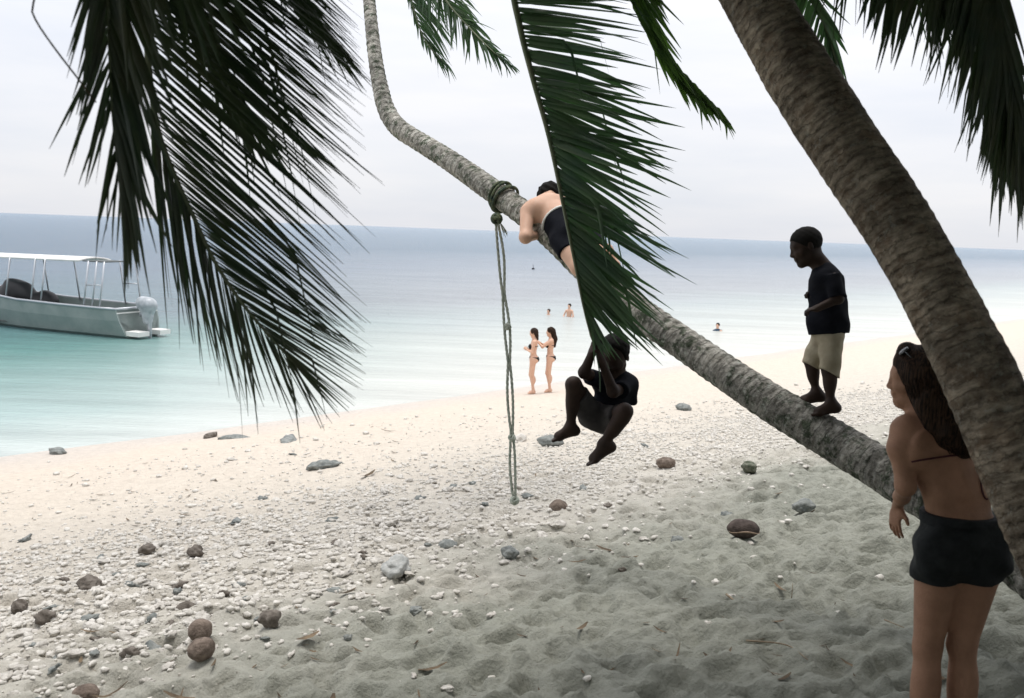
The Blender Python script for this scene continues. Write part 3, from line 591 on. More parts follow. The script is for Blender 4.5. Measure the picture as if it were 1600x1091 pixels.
# --- palm D: dark fronds in the upper right corner
D_top = V(3.4, 2.0, 7.3); D_base = V(5.6, .6, gz(5.6, .6))
palmD = thing('palm_tree', 'palm at the right whose dark fronds hang over the upper right corner', 'palm tree', D_base)
trunk('trunk', [D_base+V(0, 0, -.3), D_base+V(-.2, .1, 1.5), D_base+V(-1.1, .7, 3.4), D_top], [.18, .14, .12, .10], M['bark_front'], palmD, .045, .004, 16, seg=32, step=.02)
fa = np.vstack([D_top, dpath([(1390, -260, 3.6), (1465, -150, 3.55), (1512, -50, 3.5), (1542, 50, 3.45), (1560, 130, 3.4), (1572, 190, 3.38)])])
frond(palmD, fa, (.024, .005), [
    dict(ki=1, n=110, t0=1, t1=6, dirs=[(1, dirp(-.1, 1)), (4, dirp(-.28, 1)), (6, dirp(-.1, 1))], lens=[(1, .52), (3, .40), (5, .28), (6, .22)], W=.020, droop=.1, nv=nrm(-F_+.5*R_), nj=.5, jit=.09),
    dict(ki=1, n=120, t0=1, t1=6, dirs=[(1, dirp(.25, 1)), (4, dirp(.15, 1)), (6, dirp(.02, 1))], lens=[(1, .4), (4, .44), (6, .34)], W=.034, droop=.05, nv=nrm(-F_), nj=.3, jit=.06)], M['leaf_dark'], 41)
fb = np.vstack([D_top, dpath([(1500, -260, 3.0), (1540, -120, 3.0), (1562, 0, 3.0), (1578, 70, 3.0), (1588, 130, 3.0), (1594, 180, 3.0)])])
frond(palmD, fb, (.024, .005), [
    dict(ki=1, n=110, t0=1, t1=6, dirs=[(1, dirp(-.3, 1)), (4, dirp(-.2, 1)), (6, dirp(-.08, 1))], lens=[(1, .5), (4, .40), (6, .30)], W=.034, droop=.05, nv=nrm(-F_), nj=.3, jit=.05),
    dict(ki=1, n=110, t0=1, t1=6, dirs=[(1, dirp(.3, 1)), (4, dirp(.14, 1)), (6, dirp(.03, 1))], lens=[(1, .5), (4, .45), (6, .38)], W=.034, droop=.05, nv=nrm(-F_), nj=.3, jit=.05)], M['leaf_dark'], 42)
fc = np.vstack([D_top, dpath([(1260, -230, 4.4), (1300, -110, 4.5), (1345, -50, 4.6), (1400, -25, 4.6), (1450, -10, 4.6)])])
frond(palmD, fc, (.022, .005), [
    dict(n=46, t0=.5, t1=1, dirs=[(.4, dirp(.2, 1)), (.8, dirp(.1, 1)), (1, dirp(.3, 1))], lens=[(.4, .4), (.8, .30), (1, .26)], W=.022, droop=.1, nv=nrm(-F_+R_*.4), nj=.5, jit=.2, gap=.2)], M['leaf_green'], 43)
crown(palmD, D_top, 34, 10, 5.2)
# unseen palms added behind and beside the viewpoint to shade the near sand
for (bx, by, tx, ty, tz, sd_, lb) in ((-3.2, -4.5, -1.6, -2.2, 8.2, 51, 'unseen palm added for shade behind the viewpoint on the left'), (2.4, -4.0, 1.4, -1.2, 8.6, 52, 'unseen palm added for shade straight behind the viewpoint'),
                                     (4.6, .2, 2.6, 2.6, 8.9, 54, 'unseen tall palm added for shade right of the viewpoint'), (-1.2, -3.0, .4, 1.0, 9.2, 55, 'unseen tallest palm added for shade behind the viewpoint'),
                                     (7.5, -1.5, 5.4, 1.0, 8.0, 53, 'unseen palm added for shade off to the right up the beach')):
    b0 = V(bx, by, gz(bx, by)); pt = thing('palm_tree', lb, 'palm tree', b0)
    trunk('trunk', [b0+V(0, 0, -.3), b0+V(.1, .1, 2), V(tx*.6+bx*.4, ty*.6+by*.4, 5.2), V(tx, ty, tz)], [.17, .13, .12, .10], M['bark_front'], pt, .045, .004, sd_, seg=20, step=.05)
    crown(pt, V(tx, ty, tz), 44, sd_, 5.2)

# unseen leaf mass added behind the viewpoint to block light from the rear
rb = np.random.default_rng(404); vs, fs = [], []
for k in range(5200):
    a = rb.uniform(math.radians(168), math.radians(385)); r_ = rb.uniform(8.5, 12.5)*(1+.12*math.sin(a*5))
    c = V(r_*math.cos(a), r_*math.sin(a)*.8-.5, 0)
    if c[1] > 3.0 and c[0] > 0 and c[0] < 9.5: continue
    h_ = rb.uniform(0, 5.6+.8*math.sin(a*7)); c[2] = float(G_base(c[0], c[1]))+h_
    d = nrm(V(-math.cos(a), -math.sin(a), .5)+rb.normal(0, .7, 3)); leaflet(vs, fs, c, d, rb.uniform(.6, 1.2), rb.uniform(.10, .22), nrm(rb.normal(0, 1, 3)+V(0, 0, .6)), .25, V(0, 0, 0), rb, 3)
rear_blocker = mesh_obj('undergrowth_blocker', np.array(vs), np.array(fs), M['leaf_green'], loc=V(0, 0, 0)); tag(rear_blocker, 'unseen green leaf mass added behind the viewpoint to block rear light', 'undergrowth_blocker', kind='stuff')

# ------------------------------------------------------------------ bodies from distance fields
def surface_nets(f, org, h):
    s = f < 0
    nx_, ny_, nz_ = f.shape
    c = np.zeros((nx_-1, ny_-1, nz_-1), np.int8)
    for i in (0, 1):
        for j in (0, 1):
            for k in (0, 1): c += s[i:nx_-1+i, j:ny_-1+j, k:nz_-1+k]
    act = (c > 0) & (c < 8); ii, jj, kk = np.nonzero(act)
    if len(ii) == 0: return np.zeros((0, 3)), np.zeros((0, 4), int)
    idx = -np.ones(act.shape, np.int64); idx[ii, jj, kk] = np.arange(len(ii))
    acc = np.zeros((len(ii), 3)); cnt = np.zeros(len(ii))
    cs = [(a, b, c_) for a in (0, 1) for b in (0, 1) for c_ in (0, 1)]
    for p in cs:
        for ax in range(3):
            if p[ax]: continue
            q = list(p); q[ax] = 1
            fa_ = f[ii+p[0], jj+p[1], kk+p[2]]; fb_ = f[ii+q[0], jj+q[1], kk+q[2]]
            m_ = (fa_ < 0) != (fb_ < 0); t = np.where(m_, fa_/(fa_-fb_+1e-20), 0)
            pos = np.tile(np.array(p, float), (len(ii), 1)); pos[:, ax] += t
            acc += np.where(m_[:, None], pos, 0); cnt += m_
    v = acc/cnt[:, None]+np.stack([ii, jj, kk], 1)
    quads = []
    for ax in range(3):
        a = [slice(None)]*3; b = [slice(None)]*3; a[ax] = slice(0, -1); b[ax] = slice(1, None)
        sa, sb = s[tuple(a)], s[tuple(b)]; e = sa != sb
        I = np.stack(np.nonzero(e), 1); o1, o2 = [x for x in range(3) if x != ax]
        I = I[(I[:, o1] > 0) & (I[:, o2] > 0) & (I[:, o1] < f.shape[o1]-1) & (I[:, o2] < f.shape[o2]-1)]
        ins = sa[tuple(I.T)]
        def g_(d1, d2):
            J = I.copy(); J[:, o1] -= d1; J[:, o2] -= d2; return idx[tuple(J.T)]
        q = np.stack([g_(1, 1), g_(0, 1), g_(0, 0), g_(1, 0)], 1)
        fl_ = ins if ax != 1 else ~ins
        q[~fl_] = q[~fl_][:, ::-1]; quads.append(q)
    return v*h+org, np.concatenate(quads)

class Fig:
    def __init__(s): s.p = []
    def cap(s, a, b, ra, rb=None, k=.02, tag='b', flat=None):
        s.p.append(dict(t='cap', a=np.asarray(a, float), b=np.asarray(b, float), ra=ra, rb=ra if rb is None else rb, k=k, tag=tag, flat=flat)); return s
    def cyl(s, a, b, ra, rb=None, k=.01, tag='b', flat=None):
        s.p.append(dict(t='cyl', a=np.asarray(a, float), b=np.asarray(b, float), ra=ra, rb=ra if rb is None else rb, k=k, tag=tag, flat=flat)); return s
    def ell(s, c, r, ax=None, k=.02, tag='b'):
        s.p.append(dict(t='ell', c=np.asarray(c, float), r=np.asarray(r, float), ax=np.eye(3) if ax is None else np.array([nrm(a) for a in ax]), k=k, tag=tag)); return s
    def neg(s, a, b, ra, rb, k=.03, tag='torso'):
        s.cap(a, b, ra, rb, k, tag); s.p[-1]['neg'] = True; return s
    def one(s, p, q):
        if p['t'] == 'ell':
            l = (q-p['c']) @ p['ax'].T; k0 = np.linalg.norm(l/p['r'], axis=-1); k1 = np.linalg.norm(l/p['r']**2, axis=-1)+1e-9
            return k0*(k0-1)/k1
        d = q-p['a']; ba = p['b']-p['a']
        if p['flat'] is not None:
            n, f_ = p['flat']; n = nrm(n); d = d+(d@n)[..., None]*n*(1/f_-1); ba = ba+(ba@n)*n*(1/f_-1)
        L2 = ba@ba+1e-12; tr = (d@ba)/L2; t = np.clip(tr, 0, 1)
        r = p['ra']+(p['rb']-p['ra'])*t
        dd = np.linalg.norm(d-t[..., None]*ba, axis=-1)
        if p['t'] == 'cap': return dd-r
        dr = np.linalg.norm(d-tr[..., None]*ba, axis=-1)-r
        return np.maximum(dr, (np.abs(tr-.5)-.5)*math.sqrt(L2))
    def bbox(s, p):
        if p['t'] == 'ell': m_ = p['r'].max(); return p['c']-m_, p['c']+m_
        m_ = max(p['ra'], p['rb']); return np.minimum(p['a'], p['b'])-m_, np.maximum(p['a'], p['b'])+m_
    def pts(s, q, tags=None):
        f = np.full(q.shape[:-1], 1.0)
        for p in s.p:
            if tags and p['tag'] not in tags: continue
            d = s.one(p, q); k = p['k']
            if p.get('neg'): h = np.maximum(k-np.abs(f+d), 0)/k; f = np.maximum(f, -d)+h*h*k*.25; continue
            h = np.maximum(k-np.abs(f-d), 0)/k; f = np.minimum(f, d)-h*h*k*.25
        return f
    def mesh(s, h, tags=None, infl=0.0, cuts=(), wob=0.0, ws=20., seed=0):
        P_ = [p for p in s.p if not tags or p['tag'] in tags]
        lo = np.min([s.bbox(p)[0] for p in P_], 0)-infl-.03-wob; hi = np.max([s.bbox(p)[1] for p in P_], 0)+infl+.03+wob
        n = np.ceil((hi-lo)/h).astype(int)+1
        ax = [lo[i]+h*np.arange(n[i]) for i in range(3)]
        f = np.full(n, 1.0, np.float64)
        for p in P_:
            b0, b1 = s.bbox(p); mg = p['k']+infl+.03+wob
            i0 = np.maximum(((b0-mg-lo)/h).astype(int), 0); i1 = np.minimum(((b1+mg-lo)/h).astype(int)+2, n)
            g = np.stack(np.meshgrid(*[ax[i][i0[i]:i1[i]] for i in range(3)], indexing='ij'), -1)
            d = s.one(p, g); sl_ = tuple(slice(i0[i], i1[i]) for i in range(3)); cur = f[sl_]; k = p['k']
            if p.get('neg'):
                hh = np.maximum(k-np.abs(cur+d), 0)/k; f[sl_] = np.maximum(cur, -d)+hh*hh*k*.25; continue
            hh = np.maximum(k-np.abs(cur-d), 0)/k; f[sl_] = np.minimum(cur, d)-hh*hh*k*.25
        f -= infl
        if wob or cuts:
            g = np.stack(np.meshgrid(*ax, indexing='ij'), -1)
            if wob: f += wob*(np.sin(g[..., 0]*ws+seed+2*np.sin(g[..., 2]*ws*.6))*np.sin(g[..., 1]*ws*.9+1.7)+.6*np.sin(g[..., 2]*ws*1.4+g[..., 0]*ws*.8))
            for (pt_, nn) in cuts: f = np.maximum(f, (g-pt_)@nrm(nn))
        return surface_nets(f, lo, h)
    def build(s, name, matl, parent, h, **kw):
        v, q = s.mesh(h, **kw); return mesh_obj(name, v, q, matl, parent)

def head(F, c, f, u, s=1.0, k=.018, nose=1.0, child=False):
    f = nrm(f); u = nrm(u-(u@f)*f); r = np.cross(f, u)
    A = [f, r, u]
    q = lambda a, b, d: c+s*(a*f+b*r+d*u)
    F.ell(q(-.012, 0, .028), V(.097, .076, .088)*s, A, .03, 'head')
    F.ell(q(.030, 0, -.030), V(.058, .056, .076)*s, A, .03, 'head')
    F.cap(q(.0, .040, -.062), q(.062, .006, -.096), .020*s, .018*s, .03, 'head'); F.cap(q(.0, -.040, -.062), q(.062, -.006, -.096), .020*s, .018*s, .03, 'head')
    F.cap(q(.070, .030, .020), q(.070, -.030, .020), .014*s, .014*s, .02, 'head')
    F.cap(q(.086, 0, .006), q(.101, 0, -.026), .007*s, .011*s*nose, .014, 'head')
    F.cap(q(.096, .012, -.032), q(.096, -.012, -.032), .008*s, .008*s, .01, 'head')
    F.cap(q(.086, .014, -.054), q(.086, -.014, -.054), .0085*s, .0085*s, .008, 'head')
    F.cap(q(.083, .012, -.067), q(.083, -.012, -.067), .009*s, .009*s, .008, 'head')
    F.cap(q(.072, .034, -.028), q(.05, .05, -.03), .016*s, .016*s, .02, 'head'); F.cap(q(.072, -.034, -.028), q(.05, -.05, -.03), .016*s, .016*s, .02, 'head')
    for e in (-1, 1):
        F.ell(q(-.008, e*.077, -.008), V(.017, .007, .029)*s, A, .008, 'head')
    return q, A
def eyes(parent, q, s):
    for e in (-1, 1):
        v, fc_ = ico(3); mesh_obj('eye', v*.0105*s+q(.0735, e*.030, -.004), fc_, M['eye'], parent)
def hand(F, w, d, n, s=1.0, curl=.5, thumb=1, k=.004, tag='hand'):
    """w wrist, d direction of the fingers, n palm normal (the side fingers curl to), thumb = +-1 side"""
    d = nrm(d); n = nrm(n-(n@d)*d); r = np.cross(d, n)*thumb
    q = lambda a, b, c_: w+s*(a*d+b*r+c_*n)
    F.ell(q(.045, 0, 0), V(.052, .040, .015)*s, [d, r, n], .02, tag)
    for i, (y, L) in enumerate(((.030, .070), (.010, .078), (-.010, .072), (-.029, .056))):
        a = q(.080-abs(y)*.15, y, 0); ang = .15; rr = .0088*s if i < 3 else .0075*s
        for j, fr in enumerate((.45, .32, .23)):
            ang += curl*(.9 if j else .6); b = a+s*L*fr*(math.cos(ang)*d+math.sin(ang)*n)+s*L*fr*.10*r*(.02-i*.013)/.02
            F.cap(a, b, rr, rr*.9, k, tag); a = b; rr *= .9
    a = q(.018, .030, .004); b = q(.045, .054, .012+.01*curl); c_ = q(.070, .060, .02+.02*curl)
    F.cap(a, b, .012*s, .010*s, .012, tag); F.cap(b, c_, .010*s, .008*s, .004, tag)
def foot(F, ankle, d, down, s=1.0, k=.012, side=1):
    d = nrm(d); down = nrm(down-(down@d)*d); r = np.cross(d, down)*side
    q = lambda a, b, c_: ankle+s*(a*d+b*r+c_*down)
    F.cap(q(-.030, 0, .035), q(0, 0, 0), .030*s, .033*s, .02, 'foot')
    F.cap(q(-.028, 0, .042), q(.09, 0, .045), .029*s, .026*s, .02, 'foot', flat=None)
    F.cap(q(.0, 0, .01), q(.10, .006, .042), .03*s, .022*s, .03, 'foot')
    F.cap(q(.09, .020, .052), q(.09, -.024, .054), .019*s, .017*s, .02, 'foot')
    for i, (y, L, r_) in enumerate(((.028, .05, .0125), (.010, .048, .0095), (-.005, .043, .009), (-.019, .036, .0085), (-.031, .028, .008))):
        F.cap(q(.10-abs(y)*.2, y, .055), q(.10+L-abs(y)*.2, y*1.05, .060), r_*s, r_*s*.9, .006, 'foot')

DN = V(0, 0, -1)
# ---- the woman in the foreground
W_base = gp(1465, 1192); W_base[2] = gz(W_base[0], W_base[1])
woman = thing('person', 'woman with long dark hair and black shorts standing by the near palm trunk', 'person', W_base)
F = Fig(); fr = nrm(-.22*CR+.97*CF); fr[2] = 0; fr = nrm(fr); rt = nrm(np.cross(fr, V(0, 0, 1)))
AX = [rt, fr, V(0, 0, 1)]
c_h = P(1429, 590, 3.46); hf = nrm(-.97*CR+.22*CF-.08*CU)
q, A_ = head(F, c_h, hf, V(0, 0, 1)+.05*CR, .92, nose=.85)
F.cap(P(1440, 640, 3.45), P(1452, 662, 3.44), .05, .055, .04, 'neck')
F.cap(P(1416, 674, 3.42), P(1528, 680, 3.46), .046, .046, .06, 'torso')
F.ell(P(1470, 712, 3.44), V(.128, .088, .135), AX, .06, 'torso')
F.ell(P(1496, 775, 3.43), V(.130, .085, .12), AX, .06, 'torso')
F.ell(P(1503, 842, 3.43), V(.165, .105, .115), AX, .06, 'hip')
F.ell(P(1470, 866, 3.37), V(.085, .075, .085), AX, .05, 'hip'); F.ell(P(1538, 868, 3.39), V(.085, .075, .085), AX, .05, 'hip')
F.ell(P(1452, 712, 3.56), V(.055, .05, .05), AX, .03, 'bust'); F.ell(P(1500, 714, 3.58), V(.055, .05, .05), AX, .03, 'bust')
# shoulder blades and spine hollow come from two soft pads
F.ell(P(1440, 705, 3.365), V(.045, .022, .07), AX, .04, 'torso'); F.ell(P(1498, 708, 3.38), V(.045, .022, .07), AX, .04, 'torso')
F.neg(P(1466, 694, 3.305), P(1500, 792, 3.325), .030, .030, .05)
F.cap(P(1413, 672, 3.42), P(1406, 700, 3.41), .048, .041, .03, 'arm'); F.cap(P(1406, 700, 3.41), P(1415, 760, 3.40), .040, .032, .03, 'arm')
F.cap(P(1415, 760, 3.40), P(1409, 776, 3.52), .032, .029, .03, 'arm'); F.cap(P(1409, 776, 3.52), P(1403, 788, 3.63), .028, .020, .02, 'arm')
hand(F, P(1402, 791, 3.63), dirp(-.12, 1, .1), dirp(.9, .1, .3), .84, .22, 1)
F.cap(P(1530, 682, 3.46), P(1572, 752, 3.46), .044, .035, .03, 'arm2'); F.cap(P(1572, 752, 3.46), P(1606, 792, 3.40), .033, .023, .03, 'arm2')
hand(F, P(1606, 792, 3.40), dirp(.1, .9, -.3), dirp(-.6, .1, .3), .92, .5, -1)
for (hx, hy, kx, ky, ax_, ay, sd_) in ((1466, 890, 1449, 1012, 1434, 1168, 1), (1526, 890, 1503, 1008, 1497, 1172, -1)):
    H_ = P(hx, hy, 3.42); K_ = P(kx, ky, 3.46); An = P(ax_, ay, 3.50)
    F.cap(H_, K_, .083, .049, .04, 'thigh'); F.cap(K_, An, .044, .030, .03, 'leg')
    F.ell((K_*.62+An*.38)-fr*.018, V(.046, .050, .12), AX, .04, 'leg')
    gnd = gz(An[0], An[1]); An2 = An.copy(); An2[2] = max(gnd+.075, An[2]-.02) if An[2] > gnd+.06 else gnd+.075
    F.cap(An, An2, .031, .030, .02, 'leg'); foot(F, An2, V(-.45, .9, 0), DN, .95, side=sd_)
wb = F.build('body', M['skin_tan'], woman, .0052); eyes(woman, q, .92)
F.build('shorts', M['cloth_black'], woman, .006, tags=['torso', 'hip', 'thigh'], infl=.012, cuts=[(P(1480, 802, 3.43), V(.03, 0, 1)), (P(1500, 901, 3.43), V(.05, 0, -1))], wob=.006, ws=38)
F.build('waistband', M['cloth_black'], woman, .005, tags=['torso', 'hip'], infl=.017, cuts=[(P(1480, 800, 3.43), V(.03, 0, 1)), (P(1480, 812, 3.43), V(.03, 0, -1))])
Hh = Fig()
Hh.ell(c_h+.92*(-.022*hf+V(0, 0, .034)), V(.100, .083, .093), A_, .03)
Hh.cap(P(1448, 585, 3.42), P(1458, 628, 3.40), .082, .076, .05); Hh.cap(P(1458, 628, 3.40), P(1486, 672, 3.37), .074, .068, .05); Hh.cap(P(1486, 672, 3.37), P(1502, 704, 3.36), .066, .035, .05)
Hh.cap(P(1432, 618, 3.45), P(1452, 652, 3.39), .035, .045, .04); Hh.cap(P(1420, 560, 3.46), P(1416, 548, 3.46), .035, .03, .03)
Hh.build('hair', M['hair_brown'], woman, .006, cuts=[(c_h+hf*.066+V(0, 0, .02), hf-V(0, 0, .35))], wob=.003, ws=70)
hs = MB(); rh = np.random.default_rng(3)
for k in range(150):
    th_ = rh.uniform(0, 6.28); rr_ = rh.uniform(.93, 1.07); c1_ = CR*math.cos(th_)-CF*abs(math.sin(th_)); sp_ = rh.uniform(.6, 1.0)
    q_ = [P(1430+rh.uniform(-6, 14), 556+rh.uniform(-4, 8), 3.44)+c1_*.05*rr_, P(1448, 592, 3.42)+c1_*.084*rr_, P(1458, 630, 3.40)+c1_*.077*rr_, P(1486, 674, 3.37)+c1_*.070*rr_*sp_, P(1503+rh.uniform(-8, 8), 700+rh.uniform(-12, 16), 3.36)+c1_*.045*rr_]
    hs.tube(catmull(q_, .04), .0016, 4)
hs.build('hair', M['hair_brown'], woman)
def on_body(F, px, py, D0, D1, off=.004):
    Ds = np.arange(D0, D1, .002); q_ = CC+ray(px, py)*Ds[:, None]; f = F.pts(q_); i = np.argmax(f < off)
    return q_[i] if f[i] < off else P(px, py, (D0+D1)/2)
bt = MB(); bt.tube(catmull([on_body(F, x, y, 3.1, 3.7) for x, y in ((1424, 722), (1440, 719), (1460, 716), (1480, 713), (1500, 711), (1522, 709))], .01), .0036, 6)
bt.tube(catmull([on_body(F, x, y, 3.1, 3.7) for x, y in ((1526, 728), (1532, 750), (1535, 768), (1541, 780), (1548, 776))], .008), .003, 6)
bk = bt.build('bikini_string', M['cloth_red'], woman)
F.build('bikini_top', M['cloth_red'], woman, .006, tags=['bust'], infl=.006)
sg = MB()
for e in (-1, 1):
    cc = c_h+.92*(.058*hf+e*.032*A_[1]+V(0, 0, .118)); v, f_ = ico(2); B_ = np.array([nrm(hf+V(0, 0, 1)), A_[1], nrm(np.cross(nrm(hf+V(0, 0, 1)), A_[1]))])
    sg.add((v*V(.008, .028, .022)) @ B_+cc, f_)
    sg.tube([cc+e*.03*A_[1], c_h+.92*(-.01*hf+e*.082*A_[1]+V(0, 0, .05))], .003, 6)
sg.build('sunglasses', M['lens'], woman)

# ---- the boy standing on the trunk
kid = thing('person', 'small boy in a dark T-shirt and khaki shorts standing upright on the leaning trunk', 'person', P(1285, 648, 5.17))
F = Fig(); D0 = 5.2
c_h = P(1259, 385, D0); hf = nrm(-.93*CR-.34*CU+.06*CF)
q, A_ = head(F, c_h, hf, CU*.94-.34*CR, .90, nose=1.1)
F.cap(P(1272, 400, D0), P(1286, 420, D0), .047, .055, .04, 'neck')
F.cap(P(1291, 433, D0-.07), P(1291, 433, D0+.09), .045, .045, .05, 'torso')
F.cap(P(1291, 448, D0), P(1298, 505, D0), .085, .088, .04, 'torso', flat=(CF, 1.1)); F.cap(P(1288, 505, D0), P(1294, 520, D0), .08, .08, .04, 'hip')
# near arm
F.cap(P(1304, 436, D0-.11), P(1310, 467, D0-.13), .034, .027, .02, 'arm'); F.cap(P(1310, 467, D0-.13), P(1277, 482, D0-.14), .027, .020, .02, 'arm')
hand(F, P(1278, 482, D0-.14), dirp(-1, .15), dirp(.1, 1, .3), .62, .75, -1)
F.cap(P(1284, 438, D0+.11), P(1290, 470, D0+.14), .034, .027, .02, 'arm'); F.cap(P(1290, 470, D0+.14), P(1270, 458, D0+.02), .026, .019, .02, 'arm')
hand(F, P(1275, 459, D0+.02), dirp(-1, -.1), dirp(0, 1, 0), .60, 1.15, 1)
F.cap(P(1299, 525, D0-.05), P(1294, 578, D0-.05), .054, .036, .03, 'thigh'); F.cap(P(1294, 578, D0-.05), P(1298, 626, D0-.05), .034, .022, .02, 'leg'); F.ell(P(1298, 594, D0-.05), V(.033, .033, .065), None, .03, 'leg')
F.cap(P(1285, 525, D0+.07), P(1266, 564, D0+.07), .052, .035, .03, 'thigh'); F.cap(P(1266, 564, D0+.07), P(1275, 610, D0+.07), .033, .021, .02, 'leg'); F.ell(P(1271, 580, D0+.07), V(.031, .031, .06), None, .03, 'leg')
foot(F, P(1299, 630, D0-.05), dirp(-1, .14), dirp(0, 1), .82, side=1); foot(F, P(1276, 613, D0+.07), dirp(-1, .12), dirp(0, 1), .82, side=-1)
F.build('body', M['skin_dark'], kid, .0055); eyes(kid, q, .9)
Hh = Fig(); Hh.ell(c_h+.9*(-.012*hf+.028*nrm(CU*.94-.34*CR)), V(.092, .073, .084), A_, .02)
Hh.build('hair', M['hair_black'], kid, .006, cuts=[(c_h+hf*.062, hf*1-CU*.35), (c_h-CU*.018, -CU+.75*hf)], wob=.001, ws=150)
F.cap(P(1286, 424, D0), P(1290, 440, D0), .048, .062, .04, 'shirt'); F.cyl(P(1291, 442, D0), P(1299, 526, D0), .068, .080, .03, 'shirt'); F.cap(P(1281, 496, D0), P(1284, 516, D0), .052, .058, .04, 'shirt')
F.cyl(P(1301, 434, D0-.105), P(1308, 462, D0-.13), .034, .034, .02, 'shirt'); F.cyl(P(1286, 436, D0+.11), P(1289, 462, D0+.14), .034, .034, .02, 'shirt')
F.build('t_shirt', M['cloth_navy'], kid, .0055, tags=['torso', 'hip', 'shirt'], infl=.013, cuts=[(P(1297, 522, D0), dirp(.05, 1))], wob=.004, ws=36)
F.cyl(P(1301, 530, D0-.045), P(1295, 592, D0-.05), .052, .048, .02, 'pants'); F.cyl(P(1285, 528, D0+.05), P(1266, 576, D0+.07), .050, .044, .02, 'pants')
F.build('shorts', M['cloth_khaki'], kid, .0055, tags=['hip', 'thigh', 'pants'], infl=.007, cuts=[(P(1266, 569, D0), dirp(-17, 30)), (P(1290, 512, D0), dirp(0, -1))], wob=.004, ws=44)

# ---- the boy swinging
sw = thing('person', 'boy in dark clothes curled up in mid-air, hanging on to the palm frond', 'person', P(935, 720, 4.8))
F = Fig(); D0 = 4.92
c_h = P(961, 556, D0-.05); hf = nrm(-.42*CR-.50*CU-.75*CF); hu = CU
q, A_ = head(F, c_h, hf, hu+.1*CR, .88, nose=1.1)
F.cap(P(963, 575, D0), P(961, 592, D0+.02), .045, .05, .03, 'neck')
F.cap(P(941, 598, D0-.02), P(978, 600, D0), .046, .046, .05, 'torso')
F.cap(P(960, 606, D0+.02), P(946, 645, D0+.05), .080, .08, .05, 'torso')
F.ell(P(938, 649, D0+.03), V(.10, .09, .072), None, .04, 'hip')
F.cap(P(936, 596, D0-.02), P(913, 582, D0-.16), .036, .030, .02, 'arm'); F.cap(P(913, 582, D0-.16), P(925, 552, D0-.20), .029, .020, .02, 'arm')
hand(F, P(925, 553, D0-.20), dirp(.25, -1), dirp(.8, .1, .5), .74, .95, 1)
F.cap(P(982, 602, D0), P(958, 612, D0-.18), .036, .030, .02, 'arm'); F.cap(P(958, 612, D0-.18), P(940, 565, D0-.22), .029, .020, .02, 'arm')
hand(F, P(941, 568, D0-.22), dirp(-.2, -1), dirp(-.7, .1, .5), .74, .95, -1)
F.cap(P(922, 650, D0), P(896, 601, D0-.20), .058, .041, .03, 'thigh'); F.cap(P(896, 601, D0-.20), P(892, 664, D0-.16), .037, .023, .02, 'leg'); F.ell(P(896, 625, D0-.165), V(.034, .036, .07), None, .03, 'leg')
F.cap(P(954, 654, D0), P(976, 643, D0-.27), .058, .041, .03, 'thigh'); F.cap(P(976, 643, D0-.27), P(944, 692, D0-.22), .039, .023, .02, 'leg'); F.cap(P(971, 654, D0-.25), P(959, 673, D0-.22), .038, .031, .03, 'leg')
foot(F, P(891, 667, D0-.16), dirp(-1, .25, -.1), dirp(-.2, 1, .1), .74, side=1); foot(F, P(943, 694, D0-.22), dirp(-1, .60, -.1), dirp(.45, 1, 0), .84, side=-1)
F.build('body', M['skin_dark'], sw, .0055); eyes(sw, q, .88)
Hh = Fig(); Hh.ell(c_h+.88*(-.014*hf+.036*nrm(hu-(hu@hf)*hf)), V(.095, .079, .087), A_, .02)
Hh.build('hair', M['hair_black'], sw, .006, cuts=[(c_h+hf*.045+CU*.03, hf*1-CU*.5)], wob=.0015, ws=150)
S_ = Fig(); S_.cap(P(941, 599, D0-.02), P(979, 600, D0), .053, .053, .05); S_.cap(P(961, 590, D0+.01), P(960, 600, D0+.02), .058, .07, .05); S_.cap(P(960, 606, D0+.02), P(950, 640, D0+.05), .091, .092, .05)
S_.cyl(P(942, 598, D0-.02), P(921, 588, D0-.11), .045, .044, .03); S_.cyl(P(978, 598, D0), P(969, 611, D0-.13), .047, .046, .03); S_.cap(P(988, 598, D0), P(991, 628, D0+.03), .022, .02, .04)
S_.build('t_shirt', M['cloth_navy'], sw, .006, wob=.003, ws=40)
S_ = Fig(); S_.ell(P(938, 651, D0+.03), V(.108, .105, .085), None, .04); S_.cyl(P(926, 652, D0), P(904, 616, D0-.16), .072, .055, .04); S_.cyl(P(950, 656, D0), P(968, 649, D0-.19), .070, .058, .04)
S_.build('shorts', M['cloth_grey'], sw, .006, wob=.003, ws=40)

# ---- the man lying on the trunk
man = thing('person', 'bare-backed man in dark swim shorts lying face down, hugging the leaning trunk', 'person', P(880, 380, 6.5))
F = Fig()
c_h = P(857, 311, 6.98); hf = nrm(CF*.6-CU*.5-.5*CR)
q, A_ = head(F, c_h, hf, CU*.5+.6*CF-.3*CR, .98)
F.cap(P(858, 312, 6.9), P(856, 325, 6.75), .055, .07, .04, 'neck')
F.cap(P(829, 330, 6.62), P(888, 316, 6.72), .062, .062, .06, 'torso')
F.cap(P(856, 328, 6.66), P(872, 345, 6.56), .115, .11, .07, 'torso', flat=(CR*.6+CU*.7, 1.0)); F.cap(P(872, 345, 6.56), P(890, 366, 6.44), .105, .12, .06, 'torso')
F.ell(P(838, 330, 6.58), V(.08, .08, .09), None, .05, 'torso')
F.cap(P(824, 332, 6.58), P(821, 371, 6.44), .052, .042, .03, 'arm'); F.cap(P(821, 371, 6.44), P(843, 367, 6.62), .038, .030, .03, 'arm'); hand(F, P(843, 367, 6.62), dirp(.8, .2, .6), dirp(0, -1, .2), .95, .6, 1)
